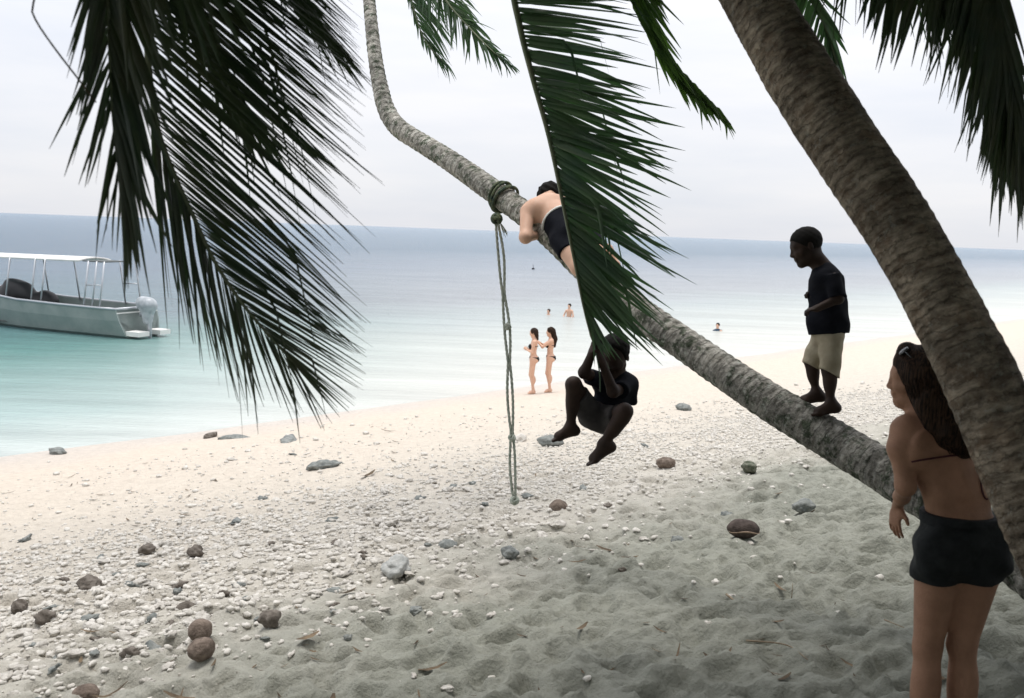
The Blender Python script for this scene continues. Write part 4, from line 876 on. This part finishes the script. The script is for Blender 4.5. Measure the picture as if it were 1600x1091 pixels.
F.cap(P(890, 318, 6.75), P(898, 345, 6.9), .052, .042, .03, 'arm'); F.cap(P(898, 345, 6.9), P(870, 352, 6.92), .038, .028, .03, 'arm'); hand(F, P(870, 352, 6.92), dirp(-.8, .2, .2), dirp(0, -1, -.2), .95, .6, -1)
F.cap(P(880, 376, 6.40), P(905, 418, 6.22), .085, .058, .04, 'thigh'); F.cap(P(905, 418, 6.22), P(936, 404, 6.05), .052, .034, .03, 'leg')
foot(F, P(936, 404, 6.05), dirp(.8, .3, -.2), dirp(-.1, .6, -.8), 1.0)
F.cap(P(908, 362, 6.48), P(938, 392, 6.42), .085, .058, .04, 'thigh'); F.cap(P(938, 392, 6.42), P(952, 398, 6.12), .052, .034, .03, 'leg')
foot(F, P(952, 398, 6.12), dirp(.3, .9, -.2), dirp(.1, .3, -.8), 1.0, side=-1)
F.build('body', M['skin_light'], man, .0075); eyes(man, q, .98)
Hh = Fig(); Hh.ell(c_h+(-.016*hf+.034*A_[2]), V(.104, .086, .095), A_, .02); Hh.build('hair', M['hair_black'], man, .008, cuts=[(c_h+hf*.05, hf)], wob=.004, ws=90)
wd = nrm(P(892, 368, 6.43)-P(866, 338, 6.60)); wp0 = P(871, 344, 6.53); tdr = nrm(P(905, 418, 6.22)-P(880, 376, 6.40))
F.build('swim_shorts', M['cloth_navy'], man, .008, tags=['torso', 'thigh'], infl=.014, cuts=[(wp0, -wd), (P(892, 397, 6.33), tdr)], wob=.005, ws=26)
F.build('waistband', M['cloth_white'], man, .006, tags=['torso', 'thigh'], infl=.019, cuts=[(wp0-wd*.004, -wd), (wp0+wd*.014, wd)])

# ---- two women standing at the water's edge
def beach_woman(name_lab, px, top, feet, D, arms, hairlen, kind):
    k = (feet-top)/1.66        # pixels per metre
    b0 = P(px, feet, D); b0[2] = gz(b0[0], b0[1])
    o = thing('person', name_lab, 'person', b0)
    up = V(0, 0, 1); f = nrm(-CR*.95+.1*CF); r = nrm(np.cross(f, up))
    q_ = lambda a, b, c_: b0+a*f+b*r+c_*up
    F = Fig(); h = 1.62
    c = q_(.02, 0, h-.115); hq, A_ = head(F, c, nrm(f-(.25 if kind == 0 else .05)*up), up, .92)
    F.cap(q_(.0, 0, h-.24), q_(-.02, 0, h-.31), .048, .055, .04)
    F.cap(q_(-.03, .13, 1.30), q_(-.03, -.13, 1.30), .05, .05, .05); F.ell(q_(-.01, 0, 1.20), V(.085, .125, .13), [f, r, up], .05)
    F.ell(q_(.07, .05, 1.17), V(.05, .055, .05), [f, r, up], .03, 'bust'); F.ell(q_(.07, -.05, 1.17), V(.05, .055, .05), [f, r, up], .03, 'bust')
    F.ell(q_(.0, 0, 1.03), V(.075, .115, .11), [f, r, up], .05); F.ell(q_(-.01, 0, .89), V(.10, .155, .10), [f, r, up], .05, 'hip')
    F.ell(q_(-.065, .06, .85), V(.075, .08, .08), [f, r, up], .04, 'hip'); F.ell(q_(-.065, -.06, .85), V(.075, .08, .08), [f, r, up], .04, 'hip')
    for e in (1, -1):
        kx = .03+e*.02; F.cap(q_(0, e*.08, .84), q_(kx, e*.07, .47), .082, .052, .04); F.cap(q_(kx, e*.07, .47), q_(-.03, e*.07, .09), .046, .030, .03)
        F.ell(q_(-.03, e*.07, .34), V(.048, .045, .10), [f, r, up], .03); foot(F, q_(-.03, e*.07, .075), f, -up, .92, side=e)
        for (s0, s1, s2) in arms:
            F.cap(q_(-.02, e*.16, 1.29), q_(s0[0], e*(.16+s0[1]), s0[2]), .042, .034, .03); F.cap(q_(s0[0], e*(.16+s0[1]), s0[2]), q_(s1[0], e*s1[1], s1[2]), .033, .023, .02)
            w_ = q_(s1[0], e*s1[1], s1[2]); hand(F, w_, q_(*s2)-w_, -e*r, .9, .5, e)
    F.build('body', M['skin_light'], o, .010)
    eyes(o, hq, .92)
    Hr = Fig(); Hr.ell(c+V(0, 0, .03)-f*.018, V(.102, .084, .094), A_, .03)
    if hairlen: Hr.cap(c-f*.07, c-f*.12-up*hairlen*.5, .07, .065, .04); Hr.cap(c-f*.12-up*hairlen*.5, c-f*.125-up*hairlen, .062, .03, .04)
    else: Hr.cap(c-f*.07-up*.02, c-f*.11-up*.16, .055, .028, .04)
    Hr.build('hair', M['hair_mid'] if not hairlen else M['hair_brown'], o, .010, cuts=[(c+f*.055, f-.3*up)], wob=.003, ws=60)
    F.build('bikini_top', M['cloth_black'], o, .009, tags=['bust'], infl=.010)
    st = Fig(); st.cyl(q_(-.02, 0, 1.17), q_(-.02, 0, 1.185), .122, .122, flat=(f, .76)); st.build('bikini_string', M['cloth_black'], o, .007)
    S_ = Fig(); S_.ell(q_(-.01, 0, .88), V(.106, .162, .105), [f, r, up], .05); S_.ell(q_(-.065, .055, .85), V(.085, .09, .085), [f, r, up], .04); S_.ell(q_(-.065, -.055, .85), V(.085, .09, .085), [f, r, up], .04)
    S_.build('bikini_bottom', M['cloth_black'], o, .008, cuts=[(q_(0, 0, .93), up-.1*f), (q_(0, 0, .81), -up), (q_(.0, .11, .86), nrm(r-.9*up)), (q_(.0, -.11, .86), nrm(-r-.9*up))])
    return o
beach_woman('woman with shorter tied hair at the waterline, left one of the pair', 831, 514, 615, 22.55, [((.02, .04, 1.05), (.16, .06, 1.10), (.28, .0, 1.17))], 0, 0)
beach_woman('woman with long loose hair at the waterline, reaching to the back of the other woman', 857, 511, 612, 22.75, [((.18, .02, 1.15), (.33, .03, 1.28), (.44, .0, 1.31))], .36, 1)

# ---- bathers in the sea
def bather(lab, px, py, hgt, sk, hr, arms=False):
    b = wp(px, py); o = thing('person', lab, 'person', b)
    up = V(0, 0, 1); F = Fig(); c = b+up*(hgt-.12); f = nrm(-.5*CR-.8*CF*V(1, 1, 0)); r = np.cross(f, up)
    hq, A_ = head(F, c, f, up, 1.0); F.cap(c-up*.1, c-up*.2, .05, .06, .03)
    F.cap(c-up*.24+r*.15, c-up*.24-r*.15, .055, .055, .05); F.cap(c-up*.28, c-up*.75, .14, .12, .05, flat=(f, .75))
    for e in (1, -1):
        el_ = c-up*.5+r*e*.27+f*.05; F.cap(c-up*.25+r*e*.18, el_, .045, .038, .03); F.cap(el_, el_-up*.12+f*.2-r*e*.1, .036, .026, .02)
        hand(F, el_-up*.12+f*.2-r*e*.1, f-.3*up, -up, 1.0, .3, e)
    F.build('body', sk, o, .012); eyes(o, hq, 1.0)
    H_ = Fig(); H_.ell(c+up*.034-f*.016, V(.104, .086, .095), A_, .02); H_.build('hair', hr, o, .012, cuts=[(c+f*.05, f-.3*up)])
    return o
bather('bare-chested bather standing waist-deep in the sea beyond the two women', 889, 495, .66, M['skin_light'], M['hair_black'])
bather('far bather with only the head above the water, left of the standing one', 857, 492, .30, M['skin_light'], M['hair_mid'])
bb = bather('bather in a dark blue top sitting in the shallows beyond the leaning trunk', 1121, 517, .36, M['skin_light'], M['hair_black'])
ts = Fig(); b = wp(1121, 517); ts.cap(b+V(0, 0, -.02)+CR*.15, b+V(0, 0, -.02)-CR*.15, .08, .08, .05); ts.cap(b+V(0, 0, -.05), b+V(0, 0, -.4), .16, .15, .05); ts.build('top', mat('cloth_blue', (.03, .06, .10), .8), bb, .012)
fl_ = wp(833, 421); fb_ = MB(); v, f_ = ico(2); fb_.add(v*V(.18, .12, .10)+fl_+V(0, 0, .08), f_); fb_.tube([fl_+V(0, 0, .2), fl_+V(0, 0, .55)], .03, 6)
tag(fb_.build('float', M['dark_plastic']), 'tiny dark float far out on the pale sea', 'float')

# ------------------------------------------------------------------ rope swing
rope = thing('rope_swing', 'knotted double rope tied round the leaning trunk and hanging to the sand', 'rope swing', P(804, 786, 7.0))
ia = 11+1; cA = A_pts[ia]; axA = nrm(A_pts[ia-1]-A_pts[ia+1]); eA = nrm(np.cross(axA, V(0, 0, 1))); gA = np.cross(axA, eA)
def knot(c, r, seed, n=5, th=.012):
    mb = MB(); rg = np.random.default_rng(seed)
    for k in range(n):
        a = nrm(rg.normal(0, 1, 3)); b = nrm(np.cross(a, rg.normal(0, 1, 3))); c2 = np.cross(a, b); an = np.linspace(0, 2*math.pi*1.05, 18)
        rr = r*rg.uniform(.6, 1)
        mb.tube(c+rr*(np.cos(an)[:, None]*b+np.sin(an)[:, None]*c2), th, 7)
    return mb
lp = MB()
for k in range(4):
    an = np.linspace(0, 2*math.pi, 30)+.3*k; off = -.032+.022*k
    ra = (.096+.008) + (.010 if k % 2 else 0)
    pts_ = cA+axA*(off+.02*np.sin(an+k))[:, None]+ra*(np.cos(an)[:, None]*eA+np.sin(an)[:, None]*gA)
    lp.tube(pts_, .0115, 8)
lp.build('trunk_loop', M['rope_dark'], rope)
kn0 = P(776, 342, 6.78)
knot(kn0, .036, 1, 7, .0125).build('knot', M['rope_dark'], rope); knot(P(793, 510, 6.9), .026, 2, 5, .010).build('knot', M['rope'], rope)
knot(P(800, 684, 6.97), .026, 3, 5, .010).build('knot', M['rope'], rope); knot(P(804, 782, 7.0), .030, 4, 6, .011).build('knot', M['rope'], rope)
for s_, bow in ((-1, .016), (1, .016)):
    wp_ = [(776, 345, 6.78), (783, 400, 6.83), (786, 450, 6.87), (792, 510, 6.9), (795, 560, 6.92), (797, 620, 6.95), (800, 684, 6.97), (801, 735, 6.985), (804, 783, 7.0)]
    q_ = catmull(dpath(wp_), .03); n = len(q_); tt = np.linspace(0, 1, n)
    seg_ = np.abs(np.sin(tt*math.pi*4.0+.0))
    tw = tt*70; rr = .0115; side = CR*math.cos(.4)+CF*math.sin(.4)
    q2 = q_+s_*(seg_*.014+.006)[:, None]*CR
    mb = MB()
    for ph in (0, 2.094, 4.188):       # three-ply lay
        tl = tt*2.0/.06*2*math.pi*.5
        mb.tube(q2+.0058*(np.cos(tl+ph)[:, None]*CR+np.sin(tl+ph)[:, None]*CF), .0066, 6)
    mb.build('strand', M['rope'], rope)
fz = MB(); rg = np.random.default_rng(5)
for k in range(16):
    d = dirp(rg.uniform(.1, .5), 1, rg.uniform(-.2, .2)); fz.tube([kn0+dirp(.02, .02), kn0+d*.05+CR*.02, kn0+d*rg.uniform(.09, .14)+CR*.03], .0016, 4)
fz.build('frayed_end', M['rope'], rope)
# limp strip of leaf under the boy's hands
tb = MB(); tb.tube(catmull(dpath([(928, 538, 4.70), (933, 560, 4.69), (937, 585, 4.68), (938, 612, 4.70)]), .02), [.009]*len(catmull(dpath([(928, 538, 4.70), (933, 560, 4.69), (937, 585, 4.68), (938, 612, 4.70)]), .02)), 6, flat=.4)
tb.build('frond_tip', M['leaf_green'], palmB)

# ------------------------------------------------------------------ boat
p0 = wp(190, 531); p1 = wp(0, 511); bd = nrm(p1-p0); bn = nrm(np.cross(V(0, 0, 1), bd))
if bn@CF < 0: bn = -bn
HB = 1.0
bo = p0+bn*HB; boat = thing('motor_boat', 'grey open motor boat with a white canopy and outboard engine, moored off the beach', 'boat', bo)
Q = lambda a, b, c_: bo+a*bd+b*bn+c_*V(0, 0, 1)      # a towards the bow, b to the far side
st = [(-.0, .96, .80, 1.02, -.28), (1.0, 1.0, .84, 1.02, -.30), (3, 1.06, .88, 1.04, -.32), (5, 1.06, .86, 1.08, -.32), (6.5, .92, .66, 1.18, -.26), (7.7, .55, .34, 1.32, -.12), (8.6, .06, .03, 1.46, .30)]
def hull_shell(off):
    vs = []
    for (a, bs, bc, zs, zk) in st:
        bs -= off; bc -= off; bs = max(bs, .02); bc = max(bc, .015)
        rk = 0.0 if a > .5 else 0
        row = [(bs, zs), (bs-.03, zs*.6), (bc, .10+off), (bc*.5, zk*.6+off), (0, zk+off), (-bc*.5, zk*.6+off), (-bc, .10+off), (-bs+.03, zs*.6), (-bs, zs)]
        for (b_, z_) in row:
            aa = a
            if a == 0: aa = .32*(z_/1.0)+.0      # stern rakes forward towards the top
            vs.append(Q(aa, b_, z_))
    return vs
n_ = 9
o1 = hull_shell(0); i1_ = hull_shell(.06)
fs = []
for i in range(len(st)-1):
    for j in range(n_-1): fs.append((i*n_+j, i*n_+j+1, (i+1)*n_+j+1, (i+1)*n_+j))
off_ = len(o1); fi = [tuple(off_+x for x in reversed(f)) for f in fs]
rim = []
for i in range(len(st)-1):
    for j in (0, n_-1): rim.append((i*n_+j, (i+1)*n_+j, off_+(i+1)*n_+j, off_+i*n_+j))
tr_ = [tuple(range(n_))]; tr_i = [tuple(off_+x for x in range(n_))[::-1]]
hb = mesh_obj('hull', np.array(o1+i1_), fs+fi+rim+tr_+tr_i, M['hull'], boat, smooth=False)
mb = MB()                                     # rubbing strakes and gunwale
for sgn in (1, -1):
    mb.tube([Q(a if a > 0 else .34, sgn*bs, zs+.01) for (a, bs, bc, zs, zk) in st], .045, 8)
mb.tube([Q(.34, -.97, 1.02), Q(.34, .97, 1.02)], .05, 8)
mb.build('gunwale', M['metal'], boat)
mb = MB(); mb.box(Q(3.6, 0, .20), (6.4, 1.56, .05), [bd, bn, V(0, 0, 1)]); mb.build('deck', M['hull_in'], boat, False)
for a in (1.5, 2.7, 4.4):
    mb = MB(); mb.box(Q(a, 0, .62), (.42, 1.9, .06), [bd, bn, V(0, 0, 1)]); mb.box(Q(a, 0, .40), (.3, 1.2, .40), [bd, bn, V(0, 0, 1)]); mb.build('bench', M['hull_in'], boat, False)
mb = MB(); mb.box(Q(2.05, -.45, .90), (1.2, .5, .10), [bd, bn, V(0, 0, 1)]); tag(mb.build('white_board', M['boat_white'], boat, False))
mb = MB(); mb.box(Q(.55, 0, .86), (.55, 1.86, .08), [bd, bn, V(0, 0, 1)]); mb.build('stern_deck', M['boat_white'], boat, False)
mb = MB(); mb.box(Q(-.22, -.5, .18), (.6, .5, .16), [bd, bn, V(0, 0, 1)]); mb.box(Q(-.22, .5, .18), (.6, .5, .16), [bd, bn, V(0, 0, 1)]); mb.build('swim_step', M['boat_white'], boat, False)
rf = MB(); vs = []
for a in np.linspace(2.25, 7.4, 9):
    for b_ in np.linspace(-.72, .72, 9): vs.append(Q(a, b_, 2.66+.10*(1-(b_/.72)**2)-.012*a))
for a in np.linspace(2.25, 7.4, 9):
    for b_ in np.linspace(-.72, .72, 9): vs.append(Q(a, b_, 2.60+.10*(1-(b_/.72)**2)-.012*a))
fs = []
for i in range(8):
    for j in range(8):
        a_ = i*9+j; fs += [(a_, a_+1, a_+10, a_+9), (81+a_, 81+a_+9, 81+a_+10, 81+a_+1)]
for i in range(8):
    fs += [(i*9, (i+1)*9, 81+(i+1)*9, 81+i*9), (i*9+8, 81+i*9+8, 81+(i+1)*9+8, (i+1)*9+8), (i, 81+i, 82+i, i+1), (72+i, 73+i, 154+i, 153+i)]
rf.add(vs, fs); cp = rf.build('canopy', M['boat_white'], boat)
fringe = MB(); fringe.box(Q(1.75, 0, 2.60), (1.0, 1.1, .04), [bd, bn, V(0, 0, 1)]); fringe.build('roof_rack', M['hull_in'], boat, False)
for a, b_ in ((1.05, -.7), (1.4, -.7), (1.8, -.7), (3.9, -.7), (4.4, -.7), (5.7, -.7), (1.05, .7), (1.8, .7), (4.1, .7), (5.7, .7)):
    mb = MB(); mb.tube([Q(a, b_*1.36, 1.0), Q(a, b_, 2.62)], .030, 8); mb.build('post', M['metal'], boat)
for b_ in (-.83, .83):
    mb = MB(); mb.tube([Q(1.05, b_, 1.8), Q(1.8, b_, 1.78)], .022, 6); mb.build('hand_rail', M['metal'], boat)
om = Fig(); om.cap(Q(-.34, -.05, 1.16), Q(-.02, -.05, 1.22), .25, .23, .2); om.cap(Q(-.24, -.05, 1.1), Q(-.25, -.05, .62), .25, .17, .2)
mo = om.build('outboard_engine', M['engine'], boat, .03)
ol = Fig(); ol.cap(Q(-.36, -.1, .95), Q(-.35, -.05, -.35), .12, .07, .05, flat=(bn, .6)); ol.cap(Q(-.25, 0, -.42), Q(-.6, 0, -.42), .07, .05, .05); ol.cap(Q(-.35, 0, .75), Q(.1, 0, .8), .1, .08, .05)
ol.build('engine_leg', M['metal'], mo, .025)
pr = MB()
for k in range(3):
    a_ = k*2.094; pr.box(Q(-.68, .11*math.cos(a_), -.42+.11*math.sin(a_)), (.02, .2, .09), [bd, nrm(bn*math.cos(a_)+V(0, 0, 1)*math.sin(a_)), nrm(-bn*math.sin(a_)+V(0, 0, 1)*math.cos(a_)+.3*bd)])
pr.build('propeller', M['metal'], mo, False)
tp = Fig(); tp.ell(Q(5.9, -.3, 1.15), V(.85, .55, .62), [bd, bn, V(0, 0, 1)], .1); tp.ell(Q(5.0, .1, .95), V(.6, .5, .4), [bd, bn, V(0, 0, 1)], .1)
hp = tp.build('cargo_heap', M['dark_plastic'], None, .04, wob=.03, ws=7); tag(hp, 'dark covered heap of cargo under the boat canopy', 'cargo')

# ------------------------------------------------------------------ coconuts, stones, coral rubble, twigs
def noisy_ico(sub, seed, amp, sc, flat=(1, 1, 1)):
    v, f = ico(sub); rg = np.random.default_rng(seed); o = rg.uniform(-50, 50, 3)
    n = fbm(v[:, 0]*sc+o[0], v[:, 1]*sc+v[:, 2]*sc*.7+o[1], 3, seed)+fbm(v[:, 2]*sc+o[2], v[:, 0]*sc-v[:, 1]*.6*sc, 3, seed+9)
    return v*(1+amp*n)[:, None]*np.array(flat), f
def stone(name, px, py, r, matl, lab, cat, seed, flat=(1, 1, .75), sink=.25, amp=.35, sc=1.6, rot=None):
    v, f = noisy_ico(4, seed, amp, sc, flat); a = rot if rot is not None else seed*1.3
    Rz = np.array([[math.cos(a), -math.sin(a), 0], [math.sin(a), math.cos(a), 0], [0, 0, 1]])
    c = gp(px, py+2); c[2] = gz(c[0], c[1])
    v = (v*r) @ Rz.T; v[:, 2] -= v[:, 2].min()+sink*r
    o = mesh_obj(name, v+c, f, matl); return tag(o, lab, cat)
stone('coconut', 873, 797, .080, M['coconut'], 'round brown coconut husk lying near the end of the rope', 'coconut', 1, (1, 1.08, .95), -.22, .12, 1.2)
stone('coconut', 313, 1003, .070, M['coconut'], 'farther of two brown coconuts touching at the lower left', 'coconut', 2, (1, 1.05, .92), .1, .12, 1.2)
stone('coconut', 315, 1042, .070, M['coconut'], 'nearer of two brown coconuts touching at the lower left', 'coconut', 3, (1.05, 1, .9), .15, .12, 1.2)
stone('coconut', 135, 1088, .062, M['coconut'], 'dark brown coconut at the bottom edge, far left', 'coconut', 4, (1.1, 1, .8), .1, .2, 1.2)
stone('coconut', 1040, 728, .085, M['coconut'], 'brown and tan coconut on pebbles right of the swinging boy', 'coconut', 5, (1.25, 1, .85), .15, .2, 1.2)
stone('coral_rock', 620, 893, .125, M['rock_pale'], 'large pale flat coral rock in the middle of the rubble', 'rock', 6, (1.2, .8, .55), .3, .35, 2)
stone('stone', 860, 697, .15, M['coral_grey'], 'blue-grey stone under the foot of the swinging boy', 'stone', 7, (1.15, .8, .6), .3)
stone('stone', 812, 685, .10, M['coral'], 'pale smooth stone just right of the rope', 'stone', 8, (1.3, .8, .6), .3)
stone('stone', 1170, 738, .075, M['stone_green'], 'mossy green stone on the pebbles below the leaning trunk', 'stone', 9, (1.1, 1, .8), .2)
stone('stone', 1255, 800, .10, M['coral_grey'], 'dark grey pointed stone half sunk in sand below the boy on the trunk', 'stone', 10, (1.1, .8, .6), .2)
stone('stone', 1068, 638, .15, M['coral_grey'], 'grey stone on the bare sand right of the swinging boy', 'stone', 16, (1.1, .7, .5), .3)
stone('stone', 450, 688, .24, M['coral_grey'], 'long low grey rock near the waterline left of the rope', 'rock', 11, (1.4, .5, .26), .3)
stone('stone', 372, 682, .28, M['coral_grey'], 'flat grey rock at the water edge, right of the smaller grey rocks', 'rock', 12, (1.3, .4, .26), .3)
stone('stone', 328, 681, .16, M['coral_brown'], 'low brownish rock on the water edge next to the flat grey one', 'rock', 13, (1.2, .5, .4), .3)
stone('stone', 90, 707, .18, M['coral_grey'], 'dark rock at the waterline near the left edge', 'rock', 14, (1.1, .6, .4), .3)
stone('stone', 505, 728, .17, M['coral_grey'], 'small elongated grey stone on smooth sand between the rope and the long low rock', 'stone', 15, (1.4, .6, .45), .3)
for i, (px, py, r) in enumerate(((140, 918, .075), (230, 862, .06), (305, 866, .065), (288, 946, .07), (336, 955, .055), (422, 978, .065), (70, 968, .06), (30, 950, .06), (650, 950, .045), (797, 868, .07), (700, 852, .07), (1060, 836, .05), (1135, 800, .05))):
    o = stone('stone', px, py, r, M['coral_brown'] if i < 8 else M['coral_grey'], '', '', 60+i, (1.1, .9, .75), .2)
    if i < 8: tag(o, 'brown fist-sized stone among the pale rubble at the left', 'stone', 'brown stones in the rubble at the left')
    else: tag(o, 'dark grey fist-sized stone on the pale rubble and sand of the middle', 'stone', 'dark grey stones in the middle')
hk = gp(1161, 842); hk[2] = gz(hk[0], hk[1])
husk = thing('coconut_husk', 'split dark red-brown coconut husk lying on the shaded sand', 'coconut husk', hk)
v, f_ = noisy_ico(4, 33, .10, 1.2, (1.45, .95, .85)); v = v*.085; v[:, 2] -= v[:, 2].min()+.012; keep = v+hk
mesh_obj('shell', keep, f_, M['husk'], husk)
mb = MB(); an = np.linspace(-2.9, -.2, 24); mb.tube(np.stack([hk[0]+.122*np.cos(an), hk[1]+.082*np.sin(an), hk[2]+.052+.01*np.sin(an*3)], 1), np.interp(np.arange(24), [0, 12, 23], [.002, .008, .002]), 6); mb.build('split_rim', M['husk_rim'], husk)
# rubble: individuals for the largest 290, the rest as one mass
rg = np.random.default_rng(77)
def in_view(x, y):
    px, py, z = project(V(x, y, gz(x, y))); return z > 1 and -30 < px < 1630 and py < 1110
def rub_s(x, y): return x*NS[0]+y*NS[1]
spots = []
while len(spots) < 1900:
    # rubble band and sparse stones towards the water
    D_ = 4+rg.uniform()**1.1*16; x = rg.uniform(-.58, .58)*D_*1.03; y = D_; s_ = rub_s(x, y)
    dens = np.exp(-((s_-6.4)/1.6)**2)+.06*(s_ > 7)*(s_ < 16)+.03*(s_ < 6)*(s_ > 2)
    if x > 1.5: dens *= .6
    cl_ = vnoise(np.array(x*.9), np.array(y*.9), 91)+.5
    if rg.uniform() > dens*(.2+1.3*cl_**1.5): continue
    if not in_view(x, y): continue
    spots.append((x, y, float(rg.lognormal(math.log(.026), .42))*(1+.04*max(0, s_-9))))
spots.sort(key=lambda a: -a[2]/a[1])
protos = []
for k in range(6):
    v, f = noisy_ico(3, 200+k, .85, 1.9, (1.2, .85, .65)); protos.append((v, f))
kinds = [('coral', 'coral_stone', 'pale knobbly coral stone in the rubble band', 'pale coral stones in the rubble band', .74), ('coral_grey', 'stone', 'grey weathered stone scattered over the pebbly beach', 'grey stones scattered over the beach', .20), ('coral_brown', 'stone', 'brownish stone scattered over the pebbly beach', 'brown stones scattered over the beach', .06)]
pm = {}
for i, (x, y, r) in enumerate(spots[:285]):
    u = rg.uniform(); far_ = rub_s(x, y) > 8.6; kd = kinds[0] if u < (.25 if far_ else .78) else kinds[1] if u < .94 else kinds[2]
    k = int(rg.integers(6)); key = (kd[0], k)
    if key not in pm:
        v, f = protos[k]; me = bpy.data.meshes.new(kd[1]); me.from_pydata([tuple(a) for a in v], [], [tuple(int(j) for j in a) for a in f]); me.polygons.foreach_set('use_smooth', [True]*len(me.polygons)); me.materials.append(M[kd[0]]); pm[key] = me
    o = bpy.data.objects.new(kd[1], pm[key]); col.objects.link(o); r = min(r*.85, .045 if rub_s(x, y) > 4.6 else .026)
    o.scale = (r*rg.uniform(.8, 1.35), r*rg.uniform(.7, 1.1), r*rg.uniform(.55, 1.0)); o.rotation_euler = (rg.uniform(-.3, .3), rg.uniform(-.3, .3), rg.uniform(0, 6.28)); o.location = (x, y, gz(x, y)+r*.25)
    tag(o, kd[2], 'stone', kd[3])
vs = []; fs = []; n0 = 0; lv, lf = ico(2); l1, f1 = ico(1)
jit = [(lv*(1+rg.uniform(-.3, .3, (len(lv), 1))))*V(1.25, .85, .6) for _ in range(12)]; jit1 = [(l1*(1+rg.uniform(-.3, .3, (len(l1), 1))))*V(1.15, .85, .7) for _ in range(12)]
rest = [(x, y, min(r, .028 if rub_s(x, y) < 8 else .05)) for (x, y, r) in spots[285:]]
cnt = 0
while cnt < 24000:
    D_ = 4+rg.uniform()*14; x = rg.uniform(-.58, .58)*D_*1.03; y = D_; s_ = rub_s(x, y)
    dens = np.exp(-((s_-6.6)/(1.9 if s_ > 6.6 else 1.25))**2)+.05*(s_ > 8)*(s_ < 14)
    cl_ = vnoise(np.array(x*1.3), np.array(y*1.3), 93)+.5
    if rg.uniform() > dens*(.15+1.3*cl_): continue
    rest.append((x, y, min(.028, float(rg.lognormal(math.log(.0115), .5))))); cnt += 1
for (x, y, r) in rest:
    big = r/y > .003; base = (jit if big else jit1)[int(rg.integers(12))]; a = rg.uniform(0, 6.28); c_, s2 = math.cos(a), math.sin(a)
    w_ = base*r; w_ = np.stack([w_[:, 0]*c_-w_[:, 1]*s2+x, w_[:, 0]*s2+w_[:, 1]*c_+y, w_[:, 2]+gz(x, y)+r*.3], 1)
    vs.append(w_); fs.append((lf if big else f1)+n0); n0 += len(w_)
M['rubble'] = mat('rubble', (.50, .475, .43), .95, .1, col2=(.72, .69, .64), nscale=17, bump=.6, bscale=120)
ro_ = mesh_obj('coral_rubble', np.concatenate(vs), np.concatenate(fs), M['rubble'], loc=V(0, 0, 0)); tag(ro_, 'band of small pale coral rubble and pebbles across the beach', 'rubble', kind='stuff')
# twigs
def twig(lab, pts, r, seed):
    q_ = []
    for (px, py, dz) in pts:
        c = gp(px, py); c[2] = gz(c[0], c[1])+dz; q_.append(c)
    mb = MB(); q_ = catmull(q_, .03); mb.tube(q_, np.interp(np.arange(len(q_)), [0, len(q_)-1], [r, r*.5]), 6); tag(mb.build('twig', M['twig']), lab, 'twig')
twig('pale bent twig lying on the shaded sand in the foreground', [(1165, 1008, .02), (1228, 1013, .02), (1262, 1034, .015)], .005, 1)
twig('thin straight straw on the shaded sand left of the woman', [(1382, 968, .02), (1412, 988, .015)], .004, 2)
twig('thin upright dry stalk standing in the shaded sand', [(1238, 922, 0), (1238, 920, .10)], .003, 3)
twig('short dark stick on the sand below the rope', [(1135, 928, .02), (1150, 936, .03), (1160, 941, .015)], .008, 4)
vs = []; fs = []; n0 = 0
for k in range(420):
    while True:
        D_ = 4+rg.uniform()**1.3*15; x = rg.uniform(-.58, .58)*D_; y = D_; s_ = rub_s(x, y)
        if .8 < s_ < 13.5: break
    a = rg.uniform(0, 6.28); L_ = rg.lognormal(math.log(.035), .5); w_ = L_*rg.uniform(.08, .4); z = gz(x, y)+.006
    d = V(math.cos(a), math.sin(a), 0); e = V(-math.sin(a), math.cos(a), 0)
    q_ = [V(x, y, z)+d*L_*t_+e*w_*b_+V(0, 0, .25*L_*(t_*t_)+.5*w_*abs(b_)) for t_ in (-1, -.3, .4, 1) for b_ in ((-.2, .2) if abs(t_) == 1 else (-.6, .6))]
    vs.append(np.array(q_)); fs.append(np.array([(0, 1, 3, 2), (2, 3, 5, 4), (4, 5, 7, 6)])+n0); n0 += 8
lt = mesh_obj('leaf_litter', np.concatenate(vs), np.concatenate(fs), mat('litter', (.05, .04, .03), .9, .1, col2=(.20, .15, .10), nscale=6), loc=V(0, 0, 0)); tag(lt, 'scattered dark bits of dry leaf and bark on the sand', 'litter', kind='stuff')
# remove helper properties
for o in bpy.data.objects:
    if '_org' in o: del o['_org']
